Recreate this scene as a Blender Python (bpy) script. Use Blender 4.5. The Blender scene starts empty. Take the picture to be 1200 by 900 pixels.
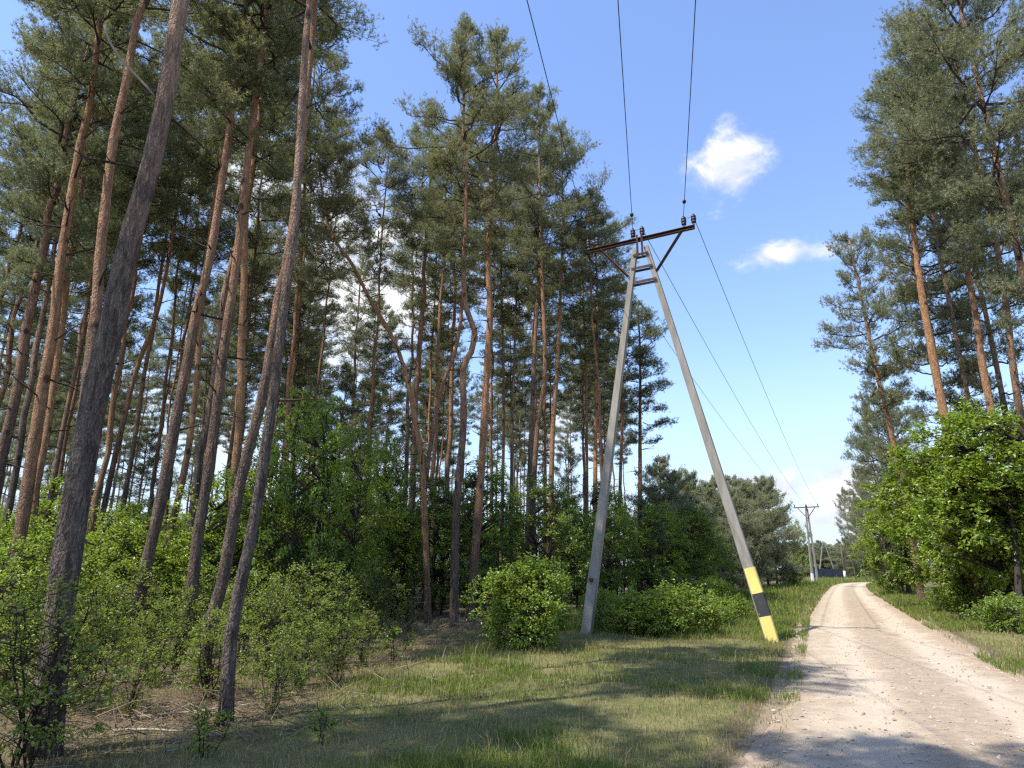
import bpy, math, random
import numpy as np
from mathutils import Vector
PI = math.pi
rnd = random.Random(7)
RG = np.random.default_rng(11)
scene = bpy.context.scene
COL = scene.collection

# ------------------------------------------------------------------ camera
FPX, W0, H0, CAMH = 770.0, 1200.0, 900.0, 1.6
PITCH = math.atan(219.0 / FPX)
cam_d = bpy.data.cameras.new('camera')
cam = bpy.data.objects.new('camera', cam_d)
COL.objects.link(cam)
cam.location = (0, 0, CAMH)
cam.rotation_euler = (PI / 2 + PITCH, 0, 0)
cam_d.sensor_width = 36.0
cam_d.lens = FPX / W0 * 36.0
cam_d.clip_start = 0.05
cam_d.clip_end = 6000
scene.camera = cam

# ------------------------------------------------------------------ light and exposure
SUN_EL = math.radians(61)
SHX, SHY = 0.851, 0.525          # direction in which shadows fall on the ground
SUN_STRENGTH, SKY_STRENGTH = 4.8, 0.15
scene.view_settings.view_transform = 'Standard'
scene.view_settings.look = 'None'
scene.view_settings.exposure = 0.80
scene.view_settings.gamma = 1.0
scene.view_settings.use_curve_mapping = False
sd = bpy.data.lights.new('sun', 'SUN')
sd.energy = SUN_STRENGTH
sd.angle = math.radians(0.5)
sd.color = (1.0, 0.955, 0.89)
so = bpy.data.objects.new('sun', sd)
COL.objects.link(so)
ldir = Vector((SHX * math.cos(SUN_EL), SHY * math.cos(SUN_EL), -math.sin(SUN_EL)))
so.rotation_euler = ldir.to_track_quat('-Z', 'Y').to_euler()
so.location = (-20, -10, 60)

SP, CP = math.sin(PITCH), math.cos(PITCH)
def ray(px, py):
    u, v = (px - 600.0) / FPX, (450.0 - py) / FPX
    return Vector((u, CP - v * SP, SP + v * CP))
def G(px, py):
    d = ray(px, py); t = -CAMH / d.z
    return Vector((d.x * t, d.y * t, 0))
def at(px, py, Y):
    d = ray(px, py); t = Y / d.y
    return Vector((d.x * t, Y, CAMH + d.z * t))

class NT:
    """small helper round a node tree"""
    def __init__(s, tree):
        s.t = tree; s.n = tree.nodes; s.l = tree.links
    def new(s, typ, **kw):
        n = s.n.new(typ)
        for k, v in kw.items(): setattr(n, k, v)
        return n
    def link(s, a, b): s.l.new(a, b)
    def put(s, sock, v):
        if hasattr(v, 'is_output') or isinstance(v, bpy.types.NodeSocket): s.link(v, sock)
        else: sock.default_value = v
    def math(s, op, a, b=None, c=None, clamp=False):
        n = s.new('ShaderNodeMath', operation=op); n.use_clamp = clamp
        s.put(n.inputs[0], a)
        if b is not None: s.put(n.inputs[1], b)
        if c is not None: s.put(n.inputs[2], c)
        return n.outputs[0]
    def noise(s, vec, scale, detail=4, rough=0.55, dist=0.0):
        n = s.new('ShaderNodeTexNoise'); s.put(n.inputs['Vector'], vec)
        n.inputs['Scale'].default_value = scale; n.inputs['Detail'].default_value = detail
        n.inputs['Roughness'].default_value = rough; n.inputs['Distortion'].default_value = dist
        return n.outputs['Fac']
    def ramp(s, fac, lo, hi, a=0.0, b=1.0, smooth=True):
        n = s.new('ShaderNodeMapRange'); n.interpolation_type = 'SMOOTHSTEP' if smooth else 'LINEAR'
        s.put(n.inputs[0], fac); n.inputs[1].default_value = lo; n.inputs[2].default_value = hi
        n.inputs[3].default_value = a; n.inputs[4].default_value = b
        return n.outputs[0]
    def mix(s, fac, a, b, blend='MIX'):
        n = s.new('ShaderNodeMix', data_type='RGBA', blend_type=blend)
        s.put(n.inputs[0], fac)
        s.put(n.inputs[6], tuple(a) + (1,) if isinstance(a, (tuple, list)) and len(a) == 3 else a)
        s.put(n.inputs[7], tuple(b) + (1,) if isinstance(b, (tuple, list)) and len(b) == 3 else b)
        return n.outputs[2]
    def scalevec(s, vec, v):
        n = s.new('ShaderNodeVectorMath', operation='MULTIPLY'); s.put(n.inputs[0], vec); n.inputs[1].default_value = v
        return n.outputs[0]
    def dot(s, vec, v):
        n = s.new('ShaderNodeVectorMath', operation='DOT_PRODUCT'); s.put(n.inputs[0], vec); n.inputs[1].default_value = v
        return n.outputs['Value']

# ------------------------------------------------------------------ sky (world)
world = bpy.data.worlds.new('World')
scene.world = world
world.use_nodes = True
wt = NT(world.node_tree)
for n in list(wt.n): wt.n.remove(n)
wout = wt.new('ShaderNodeOutputWorld')
sky = wt.new('ShaderNodeTexSky')
sky.sky_type = 'NISHITA'
sky.sun_disc = False
sky.sun_elevation = SUN_EL
sky.sun_rotation = math.atan2(-SHX, -SHY)
sky.air_density = 1.25
sky.dust_density = 0.35
sky.ozone_density = 3.2
wdir = wt.new('ShaderNodeTexCoord').outputs['Generated']
def cloud(px, py, rx, ry, seed, nscale=9.0, lo=0.55, hi=1.0, dens=1.0):
    """one cloud standing in a fixed direction of the sky"""
    c = ray(px, py).normalized()
    r = c.cross(Vector((0, 0, 1))).normalized(); up = r.cross(c).normalized()
    f = wt.math('MAXIMUM', wt.dot(wdir, tuple(c)), 0.05)
    a = wt.math('DIVIDE', wt.dot(wdir, tuple(r / (rx / FPX))), f)
    b = wt.math('DIVIDE', wt.dot(wdir, tuple(up / (ry / FPX))), f)
    rr = wt.math('SQRT', wt.math('ADD', wt.math('MULTIPLY', a, a), wt.math('MULTIPLY', b, b)))
    off = wt.new('ShaderNodeVectorMath', operation='ADD'); wt.link(wdir, off.inputs[0]); off.inputs[1].default_value = (seed, seed * .37, -seed)
    v = wt.scalevec(off.outputs[0], (1, 1, 1.5))
    nz = wt.noise(v, nscale, 7, 0.62, 0.3)
    body = wt.math('ADD', wt.math('SUBTRACT', 1.0, rr), wt.math('MULTIPLY', wt.math('SUBTRACT', nz, 0.5), 2.5))
    infront = wt.math('GREATER_THAN', wt.dot(wdir, tuple(c)), 0.2)
    m = wt.math('MULTIPLY', wt.ramp(body, lo - 0.5, hi - 0.15), infront)
    edge = wt.ramp(rr, 1.9, 1.2)
    return wt.math('MULTIPLY', wt.math('MULTIPLY', m, edge), dens), nz
cur = wt.mix(1.0, sky.outputs[0], (1.02, 1.01, 1.14), 'MULTIPLY')
low = wt.ramp(wt.dot(wdir, (0, 0, 1)), 0.34, 0.0, 0.0, 0.80)
cur = wt.mix(low, cur, (2.5, 3.15, 4.05))
CLOUDS = [(860, 195, 54, 42, 1.3, 13, .40, .85, 1.), (912, 298, 46, 16, 4.1, 17, .3, 1.1, .9), (962, 297, 40, 11, 6.6, 17, .4, 1.4, .6),
          (890, 572, 62, 20, 2.2, 13, .2, .7, 1.), (992, 556, 40, 14, 7.7, 14, .2, .8, 1.), (1000, 586, 44, 22, 9.1, 13, .2, .8, 1.),
          (960, 610, 60, 14, 3.3, 10, .3, 1., .8), (420, 330, 170, 130, 5.2, 6, .4, 1.0, .95), (290, 215, 90, 60, 8.4, 8, .4, .9, .95),
          (180, 480, 120, 50, 2.9, 7, .4, 1.2, .55), (660, 500, 60, 40, 6.1, 9, .3, 1., .7), (330, 540, 160, 45, 1.9, 7, .4, 1.2, .5)]
for c in CLOUDS:
    m, nz = cloud(*c)
    white = wt.mix(wt.ramp(nz, .40, .62), (3.1, 3.35, 3.85), (4.4, 4.4, 4.4))
    cur = wt.mix(m, cur, white)
bg = wt.new('ShaderNodeBackground')
wt.link(cur, bg.inputs[0])
bg.inputs[1].default_value = SKY_STRENGTH
wt.link(bg.outputs[0], wout.inputs[0])

# render settings
scene.render.engine = 'CYCLES'
scene.cycles.max_bounces = 6
scene.cycles.diffuse_bounces = 4
scene.cycles.transmission_bounces = 3
scene.cycles.transparent_max_bounces = 4
scene.cycles.caustics_reflective = False
scene.cycles.caustics_refractive = False
scene.cycles.use_denoising = False
scene.cycles.filter_width = 1.35
scene.cycles.sample_clamp_indirect = 6.0

# ------------------------------------------------------------------ object helpers
def tag(o, label=None, cat=None, group=None, kind=None):
    if label: o['label'] = label
    if cat: o['category'] = cat
    if group: o['group'] = group
    if kind: o['kind'] = kind
    return o
def thing(name, label, cat, loc=(0, 0, 0), group=None, rotz=0.0, sc=1.0):
    o = bpy.data.objects.new(name, None); COL.objects.link(o)
    o.location = loc; o.rotation_euler = (0, 0, rotz); o.scale = (sc, sc, sc)
    o.empty_display_size = 0.3
    return tag(o, label, cat, group)
def link(name, me, parent=None, loc=(0, 0, 0), rot=(0, 0, 0), sc=(1, 1, 1)):
    o = bpy.data.objects.new(name, me); COL.objects.link(o)
    if parent: o.parent = parent
    o.location = loc; o.rotation_euler = rot; o.scale = sc
    return o

class Geo:
    """collects arrays of vertices with triangles and quads, plus a per-vertex value and per-face material"""
    def __init__(s):
        s.v, s.f3, s.f4, s.m3, s.m4, s.a, s.n = [], [], [], [], [], [], 0
    def add(s, v, tris=None, quads=None, mat=0, att=0.0):
        v = np.asarray(v, dtype=np.float64).reshape(-1, 3)
        if tris is not None and len(tris):
            t = np.asarray(tris, dtype=np.int64).reshape(-1, 3) + s.n; s.f3.append(t); s.m3.append(np.full(len(t), mat))
        if quads is not None and len(quads):
            q = np.asarray(quads, dtype=np.int64).reshape(-1, 4) + s.n; s.f4.append(q); s.m4.append(np.full(len(q), mat))
        s.v.append(v); s.a.append(np.broadcast_to(np.asarray(att, dtype=np.float64), (len(v),)).copy()); s.n += len(v)
    def mesh(s, name, mats, smooth=False, attname='tone'):
        me = bpy.data.meshes.new(name)
        v = np.concatenate(s.v)
        f3 = np.concatenate(s.f3) if s.f3 else np.zeros((0, 3), int)
        f4 = np.concatenate(s.f4) if s.f4 else np.zeros((0, 4), int)
        m = np.concatenate((s.m3 or [np.zeros(0)]) + (s.m4 or [np.zeros(0)])) if (s.m3 or s.m4) else np.zeros(0)
        nl = len(f3) * 3 + len(f4) * 4
        me.vertices.add(len(v)); me.vertices.foreach_set('co', v.astype(np.float32).ravel())
        me.loops.add(nl); me.loops.foreach_set('vertex_index', np.concatenate([f3.ravel(), f4.ravel()]).astype(np.int32))
        npoly = len(f3) + len(f4)
        me.polygons.add(npoly)
        st = np.concatenate([np.arange(len(f3)) * 3, len(f3) * 3 + np.arange(len(f4)) * 4]).astype(np.int32)
        me.polygons.foreach_set('loop_start', st)
        me.polygons.foreach_set('material_index', m.astype(np.int32))
        me.polygons.foreach_set('use_smooth', np.full(npoly, bool(smooth)))
        at_ = me.attributes.new(attname, 'FLOAT', 'POINT')
        at_.data.foreach_set('value', np.concatenate(s.a).astype(np.float32))
        for mm in (mats if isinstance(mats, (list, tuple)) else [mats]): me.materials.append(mm)
        me.update(calc_edges=True); me.validate()
        return me
    def tube(s, pts, rad, seg=8, mat=0, att=0.0, cap=True, rough=None, rg=None):
        P = np.asarray(pts, float); n = len(P); R = np.broadcast_to(np.asarray(rad, float), (n,))
        T = np.gradient(P, axis=0); T /= np.linalg.norm(T, axis=1)[:, None] + 1e-12
        ref = np.array([1., 0, 0]) if abs(T[0, 0]) < .8 else np.array([0, 1., 0])
        U = np.zeros_like(P)
        u = ref - T[0] * (ref @ T[0]); u /= np.linalg.norm(u)
        for i in range(n):
            u = u - T[i] * (u @ T[i]); u /= np.linalg.norm(u) + 1e-12; U[i] = u
        V = np.cross(T, U)
        a = np.arange(seg) * 2 * PI / seg
        rr = np.repeat(R[:, None], seg, 1)
        if rough is not None: rr = rr * (1 + rough * rg.normal(0, 1, rr.shape))
        X = P[:, None, :] + rr[:, :, None] * (np.cos(a)[None, :, None] * U[:, None, :] + np.sin(a)[None, :, None] * V[:, None, :])
        i, j = np.meshgrid(np.arange(n - 1), np.arange(seg), indexing='ij'); jn = (j + 1) % seg
        q = np.stack([i * seg + j, i * seg + jn, (i + 1) * seg + jn, (i + 1) * seg + j], -1).reshape(-1, 4)
        tr = []
        if cap and seg > 2:
            k = (n - 1) * seg
            tr = [(k, k + x, k + x + 1) for x in range(1, seg - 1)] + [(0, x + 1, x) for x in range(1, seg - 1)]
        at_ = np.repeat(np.broadcast_to(np.asarray(att, float), (n,)), seg)
        s.add(X.reshape(-1, 3), tr, q, mat, at_)
    def box(s, c, half, axes=None, mat=0, att=0.0):
        c = np.array(c, float); ax = np.eye(3) if axes is None else np.array([list(a) for a in axes], float)
        sg = np.array([[x, y, z] for x in (-1, 1) for y in (-1, 1) for z in (-1, 1)], float)
        v = c + (sg * np.array(half)) @ ax
        s.add(v, None, [(0, 1, 3, 2), (4, 6, 7, 5), (0, 4, 5, 1), (2, 3, 7, 6), (0, 2, 6, 4), (1, 5, 7, 3)], mat, att)
    def bar(s, a, b, w, h, up=(0, 0, 1), mat=0):
        a, b = Vector(a), Vector(b); d = (b - a); L = d.length; d.normalize()
        sx = d.cross(Vector(up)).normalized(); u = sx.cross(d).normalized()
        s.box((a + b) / 2, (L / 2, w / 2, h / 2), (d, sx, u), mat)

def unit(a): return a / (np.linalg.norm(a, axis=-1, keepdims=True) + 1e-9)
def vnoise(x, y, seed=0):
    x = np.asarray(x, float); y = np.asarray(y, float)
    xi, yi = np.floor(x).astype(np.int64), np.floor(y).astype(np.int64)
    fx, fy = x - xi, y - yi; fx = fx * fx * (3 - 2 * fx); fy = fy * fy * (3 - 2 * fy)
    def h(a, b):
        k = (a * 374761393 + b * 668265263 + seed * 974711) & 0x7fffffff
        k = ((k ^ (k >> 13)) * 1274126177) & 0x7fffffff
        return ((k ^ (k >> 16)) & 0xffff) / 65535.0
    return (h(xi, yi) * (1 - fx) + h(xi + 1, yi) * fx) * (1 - fy) + (h(xi, yi + 1) * (1 - fx) + h(xi + 1, yi + 1) * fx) * fy
def fbm(x, y, seed=0, o=4):
    t, a, s = 0, .5, 0
    for k in range(o):
        t = t + a * vnoise(np.asarray(x) * 2 ** k, np.asarray(y) * 2 ** k, seed + k); s += a; a *= .5
    return t / s

# ------------------------------------------------------------------ materials
def mat(name):
    m = bpy.data.materials.new(name); m.use_nodes = True
    t = NT(m.node_tree)
    for n in list(t.n): t.n.remove(n)
    out = t.new('ShaderNodeOutputMaterial')
    return m, t, out
def principled(t, out, col, rough=0.8, bump=None, bstr=0.3, bdist=0.02, metal=0.0, spec=0.3):
    p = t.new('ShaderNodeBsdfPrincipled')
    t.put(p.inputs['Base Color'], tuple(col) + (1,) if isinstance(col, tuple) and len(col) == 3 else col)
    t.put(p.inputs['Roughness'], rough); p.inputs['Metallic'].default_value = metal
    p.inputs['Specular IOR Level'].default_value = spec
    if bump is not None:
        b = t.new('ShaderNodeBump'); b.inputs['Strength'].default_value = bstr; b.inputs['Distance'].default_value = bdist
        t.put(b.inputs['Height'], bump); t.link(b.outputs[0], p.inputs['Normal'])
    t.link(p.outputs[0], out.inputs[0])
    return p
def leaf_mat(name, c1, c2, c3, trans=0.42, gloss=0.07, objvar=0.35, tcol=None):
    m, t, out = mat(name)
    ri = t.new('ShaderNodeNewGeometry').outputs['Random Per Island']
    oi = t.new('ShaderNodeObjectInfo').outputs['Random']
    c = t.mix(t.ramp(ri, 0.0, 1.0, smooth=False), c1, c2)
    c = t.mix(t.math('MULTIPLY', oi, objvar), c, c3)
    d = t.new('ShaderNodeBsdfDiffuse'); t.link(c, d.inputs[0])
    tr = t.new('ShaderNodeBsdfTranslucent')
    t.link(t.mix(1.0, c, tcol or (1.25, 1.2, 0.6), 'MULTIPLY'), tr.inputs[0])
    ms = t.new('ShaderNodeMixShader'); ms.inputs[0].default_value = trans
    t.link(d.outputs[0], ms.inputs[1]); t.link(tr.outputs[0], ms.inputs[2])
    g = t.new('ShaderNodeBsdfGlossy'); g.inputs['Roughness'].default_value = 0.45; g.inputs[0].default_value = (.9, .95, 1, 1)
    m2 = t.new('ShaderNodeMixShader'); m2.inputs[0].default_value = gloss
    t.link(ms.outputs[0], m2.inputs[1]); t.link(g.outputs[0], m2.inputs[2])
    t.link(m2.outputs[0], out.inputs[0])
    return m
M = {}
M['needle'] = leaf_mat('pine_needles', (.135, .162, .084), (.280, .296, .168), (.275, .250, .125), .42, .025, .5, (1.1, 1.1, .75))
M['needle_blue'] = leaf_mat('young_pine_needles', (.165, .195, .095), (.315, .325, .185), (.26, .25, .11), .40, .05, .4, (1.1, 1.1, .75))
M['leaf'] = leaf_mat('fresh_leaves', (.140, .230, .028), (.260, .365, .045), (.300, .370, .045), .50, .04, .5)
M['leaf_dark'] = leaf_mat('deep_green_leaves', (.100, .180, .028), (.190, .285, .044), (.22, .29, .042), .50, .04, .5)
M['leaf_yellow'] = leaf_mat('yellow_green_leaves', (.125, .215, .024), (.310, .395, .042), (.24, .33, .038), .48, .04, .4)
M['leaf_olive'] = leaf_mat('dull_shrub_leaves', (.150, .220, .036), (.265, .335, .062), (.28, .32, .055), .50, .03, .5)

def bark_material(name, low, high, a, b, dark=(.030, .022, .018), scale=1.0):
    m, t, out = mat(name)
    co = t.new('ShaderNodeTexCoord').outputs['Object']
    h = t.new('ShaderNodeAttribute', attribute_name='tone').outputs['Fac']
    oi = t.new('ShaderNodeObjectInfo').outputs['Random']
    n1 = t.noise(t.scalevec(co, (1, 1, .22)), 22 * scale, 6, .62, .6)
    n2 = t.noise(co, 2.3, 4, .6)
    vo = t.new('ShaderNodeTexVoronoi'); vo.feature = 'DISTANCE_TO_EDGE'; vo.inputs['Scale'].default_value = 34 * scale
    wob = t.new('ShaderNodeVectorMath', operation='ADD')
    t.link(t.scalevec(co, (1, 1, .28)), wob.inputs[0])
    nz = t.new('ShaderNodeTexNoise'); nz.inputs['Scale'].default_value = 9; t.link(co, nz.inputs['Vector'])
    t.link(t.scalevec(nz.outputs['Color'], (.06, .06, .06)), wob.inputs[1]); t.link(wob.outputs[0], vo.inputs['Vector'])
    crack = t.math('ADD', t.math('MULTIPLY', t.ramp(vo.outputs['Distance'], 0.0, 0.30), .45), t.math('MULTIPLY', t.ramp(t.noise(t.scalevec(co, (1, 1, .2)), 15 * scale, 5, .6, 1.2), .36, .54), .55))
    hh = t.math('ADD', h, t.math('MULTIPLY', t.math('SUBTRACT', n2, .5), .35))
    f = t.ramp(hh, a, b)
    c_low = t.mix(n1, tuple(x * .55 for x in low), tuple(min(1, x * 1.5) for x in low))
    c_high = t.mix(n1, tuple(x * .62 for x in high), tuple(min(1, x * 1.35) for x in high))
    c = t.mix(f, c_low, c_high)
    cw = t.math('MULTIPLY', t.math('SUBTRACT', 1.0, crack), t.ramp(hh, a, b, .85, .35))
    c = t.mix(cw, c, dark)
    c = t.mix(t.math('MULTIPLY', oi, .35), c, (.16, .12, .095))
    lich = t.ramp(t.noise(co, 5.5, 5, .7), .60, .72, 0, .35)
    c = t.mix(lich, c, (.22, .22, .19))
    kn = t.new('ShaderNodeTexVoronoi'); kn.inputs['Scale'].default_value = 1.7; t.link(t.scalevec(co, (1, 1, .8)), kn.inputs['Vector'])
    knot = t.ramp(t.math('ADD', kn.outputs['Distance'], t.math('MULTIPLY', n1, .12)), .24, .15)
    c = t.mix(t.math('MULTIPLY', knot, .75), c, dark)
    plate = t.ramp(t.noise(t.scalevec(co, (1, 1, .45)), 6.5, 3, .5, .8), .40, .62)
    c = t.mix(t.math('MULTIPLY', plate, .45), c, t.mix(1.0, c, (1.45, 1.35, 1.25), 'MULTIPLY'))
    bump = t.math('ADD', t.math('MULTIPLY', crack, .8), t.math('MULTIPLY', n1, .7))
    principled(t, out, c, .92, bump, 1.0, .045, spec=.15)
    return m
M['bark'] = bark_material('pine_bark', (.170, .125, .094), (.44, .250, .145), .14, .44)
M['bark_orange'] = bark_material('orange_pine_bark', (.22, .138, .088), (.50, .270, .135), .02, .30)
M['bark_grey'] = bark_material('grey_pine_bark', (.165, .135, .112), (.40, .262, .185), .18, .48)
M['bark_leafy'] = bark_material('dark_smooth_bark', (.060, .048, .040), (.11, .09, .07), .4, 1.2, scale=1.6)
M['twig'] = bark_material('twig_bark', (.085, .065, .052), (.16, .115, .08), .3, 1.0)
m, t, out = mat('dead_wood'); co = t.new('ShaderNodeTexCoord').outputs['Object']
principled(t, out, t.mix(t.noise(co, 8, 4), (.17, .135, .105), (.42, .36, .29)), .9); M['dead'] = m
m, t, out = mat('needle_litter_twigs')
ri = t.new('ShaderNodeNewGeometry').outputs['Random Per Island']
principled(t, out, t.mix(ri, (.10, .068, .045), (.30, .225, .15)), .95, spec=.1); M['litter'] = m

def concrete(name, base, stain):
    m, t, out = mat(name); co = t.new('ShaderNodeTexCoord').outputs['Object']
    n1 = t.noise(t.scalevec(co, (1, 1, .18)), 5, 6, .65); n2 = t.noise(co, 60, 3, .6); n3 = t.noise(co, 1.1, 4, .6)
    c = t.mix(t.ramp(n1, .35, .7), base, stain)
    c = t.mix(t.ramp(n3, .5, .75, 0, .5), c, (.20, .185, .14))
    c = t.mix(t.ramp(n2, .6, .75, 0, .5), c, (.14, .13, .12))
    principled(t, out, c, .9, n2, .35, .006, spec=.2)
    return m
M['concrete'] = concrete('weathered_concrete', (.30, .275, .23), (.20, .185, .155))
def paint(name, base, worn, amount=.35):
    m, t, out = mat(name); co = t.new('ShaderNodeTexCoord').outputs['Object']
    n1 = t.noise(co, 14, 6, .68); n2 = t.noise(t.scalevec(co, (1, 1, .3)), 3, 4, .6)
    c = t.mix(t.ramp(n2, .4, .7, 0, .45), base, tuple(x * .72 for x in base))
    c = t.mix(t.ramp(n1, .66 - .1 * amount, .72, 0, .8), c, worn)
    principled(t, out, c, .75, n1, .25, .004, spec=.25)
    return m
M['yellow'] = paint('worn_yellow_paint', (.74, .60, .17), (.36, .32, .25), .9)
M['black'] = paint('worn_black_paint', (.045, .044, .044), (.20, .19, .17), .9)
M['white'] = paint('white_limewash', (.80, .80, .78), (.5, .48, .43))
m, t, out = mat('rusty_steel'); co = t.new('ShaderNodeTexCoord').outputs['Object']
n1 = t.noise(co, 11, 6, .65)
principled(t, out, t.mix(t.ramp(n1, .35, .7), (.050, .030, .024), (.135, .070, .050)), .85, n1, .3, .004, spec=.25); M['rust'] = m
m, t, out = mat('dark_glazed_porcelain'); principled(t, out, (.022, .015, .013), .5, spec=.4); M['porcelain'] = m
m, t, out = mat('dull_wire'); principled(t, out, (.06, .06, .065), .55, metal=.5); M['wire'] = m
m, t, out = mat('galvanised_pin'); principled(t, out, (.55, .55, .53), .5, metal=.6); M['pin'] = m
m, t, out = mat('dark_blue_fence_paint'); co = t.new('ShaderNodeTexCoord').outputs['Object']
principled(t, out, t.mix(t.noise(co, 2), (.026, .031, .050), (.042, .048, .068)), .6); M['bluefence'] = m

# ------------------------------------------------------------------ where road, verges and forest lie
RL = np.array([(-40, -21.5), (-12, -7.0), (0, -1.3), (6.5, 2.1), (9.3, 3.42), (12.5, 4.85), (25, 10.4), (47, 20.9), (75, 34.6), (88, 41.6), (96, 47), (102, 53), (108, 62), (113, 74), (117, 90), (120, 112), (122, 140)])
RW = np.array([(-40, 4.1), (6, 4.0), (12.5, 3.85), (25, 4.2), (60, 4.1), (88, 4.6), (96, 5.4), (102, 6.6), (108, 8.5), (113, 12), (117, 19), (120, 28), (122, 40)])
def road_l(y): return np.interp(y, RL[:, 0], RL[:, 1])
def road_r(y): return road_l(y) + np.interp(y, RW[:, 0], RW[:, 1])
FE = np.array([(-40, -26), (-10, -10.0), (3, -4.4), (7.5, -2.9), (10.5, -2.2), (14, -1.3), (18, -.7), (22, .6), (30, 5.5), (45, 13.5), (65, 24), (85, 35), (110, 46), (160, 72), (300, 150)])
def forest_l(y): return np.interp(y, FE[:, 0], FE[:, 1])
def forest_r(y): return road_r(y) + 2.6

# ------------------------------------------------------------------ ground
def axis(lo, hi, fine_lo, fine_hi, step):
    a = list(np.arange(fine_lo, fine_hi + 1e-6, step)); d = step
    while a[-1] < hi: d *= 1.22; a.append(a[-1] + d)
    d = step
    while a[0] > lo: d *= 1.22; a.insert(0, a[0] - d)
    return np.array(a)
def relief(x, y):
    dl = road_l(y) - x; dr = x - road_r(y)
    d = np.maximum(dl, dr)
    w = np.clip(d / 1.2, 0, 1) * np.clip(1 - (np.hypot(x, y) - 60) / 60, 0, 1)
    return w * (0.13 * (fbm(x * .45, y * .45, 5) - .42) + .05 * (fbm(x * 2.2, y * 2.2, 9) - .5)) - .012 * np.clip(1 - d / .25, 0, 1)
def grid_mesh(X, Y, zfun, att):
    xx, yy = np.meshgrid(X, Y, indexing='ij'); z = zfun(xx, yy)
    nx, ny = xx.shape
    i, j = np.meshgrid(np.arange(nx - 1), np.arange(ny - 1), indexing='ij')
    q = np.stack([i * ny + j, (i + 1) * ny + j, (i + 1) * ny + j + 1, i * ny + j + 1], -1).reshape(-1, 4)
    g = Geo(); g.add(np.stack([xx, yy, z], -1).reshape(-1, 3), None, q, 0, att(xx, yy).ravel())
    return g
def litter(x, y):
    l = np.clip((forest_l(y) - x + .9) / 1.6, 0, 1)
    r = np.clip((x - forest_r(y) + .2) / 1.2, 0, 1)
    soil = np.clip(1 - np.maximum(road_l(y) - x, x - road_r(y)) / .55, 0, 1)
    return np.maximum(np.maximum(l, r) * .5, 0) + (soil > 0) * 0 + soil * 1.0
m, t, out = mat('forest_floor_and_grass')
pos = t.new('ShaderNodeNewGeometry').outputs['Position']
la = t.new('ShaderNodeAttribute', attribute_name='tone').outputs['Fac']
n1 = t.noise(pos, .55, 6, .65); n2 = t.noise(pos, 6, 6, .7); n3 = t.noise(pos, 45, 4, .7)
grass_c = t.mix(t.ramp(n1, .38, .62), (.105, .130, .034), (.215, .200, .080))
grass_c = t.mix(t.ramp(n2, .45, .7, 0, .55), grass_c, (.290, .225, .120))
litter_c = t.mix(n2, (.085, .060, .040), (.230, .165, .110))
litter_c = t.mix(t.ramp(n1, .42, .62, 0, .75), litter_c, (.11, .125, .04))
sand_c = t.mix(n2, (.245, .185, .120), (.385, .305, .215))
lf = t.math('ADD', la, t.math('MULTIPLY', t.math('SUBTRACT', n2, .5), .5))
c = t.mix(t.ramp(lf, .12, .42), grass_c, litter_c)
c = t.mix(t.ramp(lf, .66, .9), c, sand_c)
c = t.mix(t.ramp(n3, .3, .7, .55, 0), c, (.05, .042, .025))
principled(t, out, c, .95, t.math('ADD', n2, t.math('MULTIPLY', n3, .4)), .8, .06, spec=.1)
M['ground'] = m
gx = axis(-900, 900, -9, 13, .22); gy = axis(-400, 1500, 3, 26, .22)
g = grid_mesh(gx, gy, relief, litter)
tag(link('ground', g.mesh('ground', M['ground'], True)), 'grassy sandy ground under the pines and along the road', 'ground', kind='structure')

# ------------------------------------------------------------------ road
m, t, out = mat('sandy_gravel_road')
pos = t.new('ShaderNodeNewGeometry').outputs['Position']
u = t.new('ShaderNodeAttribute', attribute_name='tone').outputs['Fac']      # 0 left edge .. 1 right edge
n1 = t.noise(pos, .8, 5, .6); n2 = t.noise(pos, 7, 6, .7); n3 = t.noise(pos, 70, 4, .75); n4 = t.noise(pos, 2.2, 5, .7)
uu = t.math('ADD', u, t.math('MULTIPLY', t.math('SUBTRACT', n1, .5), .10))
c = t.mix(t.ramp(n4, .32, .68), (.318, .250, .170), (.440, .360, .262))
def band(c0, w, k):
    return t.ramp(t.math('ABSOLUTE', t.math('SUBTRACT', uu, c0)), w, w * .35, 0, k)
for c0 in (.30, .72):
    c = t.mix(band(c0, .10, .55), c, (.48, .40, .30))
c = t.mix(t.math('MULTIPLY', band(.52, .16, .9), t.ramp(n2, .30, .6)), c, (.285, .215, .148))
c = t.mix(t.math('MULTIPLY', band(.93, .13, .9), t.ramp(n2, .3, .6)), c, (.300, .215, .145))
c = t.mix(t.math('MULTIPLY', band(.05, .09, .9), t.ramp(n2, .3, .6)), c, (.290, .220, .150))
c = t.mix(t.ramp(n3, .52, .68, 0, .65), c, (.22, .19, .155))
n5 = t.noise(pos, 28, 4, .7)
c = t.mix(t.math('MULTIPLY', t.ramp(n5, .55, .7, 0, .5), t.ramp(n4, .4, .6)), c, (.25, .215, .18))
c = t.mix(t.ramp(n3, .42, .28, 0, .5), c, (.52, .45, .37))
principled(t, out, c, .95, t.math('ADD', t.math('MULTIPLY', n2, 1.), t.math('MULTIPLY', n3, .5)), .7, .03, spec=.1)
M['road'] = m
ys = [-40.0]
while ys[-1] < 121.9: ys.append(ys[-1] + (.12 if 2 < ys[-1] < 30 else (.5 if ys[-1] < 100 else .2)))
ys = np.array(ys); NU = 41; uv = np.linspace(0, 1, NU)
le = road_l(ys) + .42 * (fbm(ys * .6, ys * 0, 3) - .5) + .14 * (fbm(ys * 3.1, ys * 0, 4) - .5)
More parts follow.
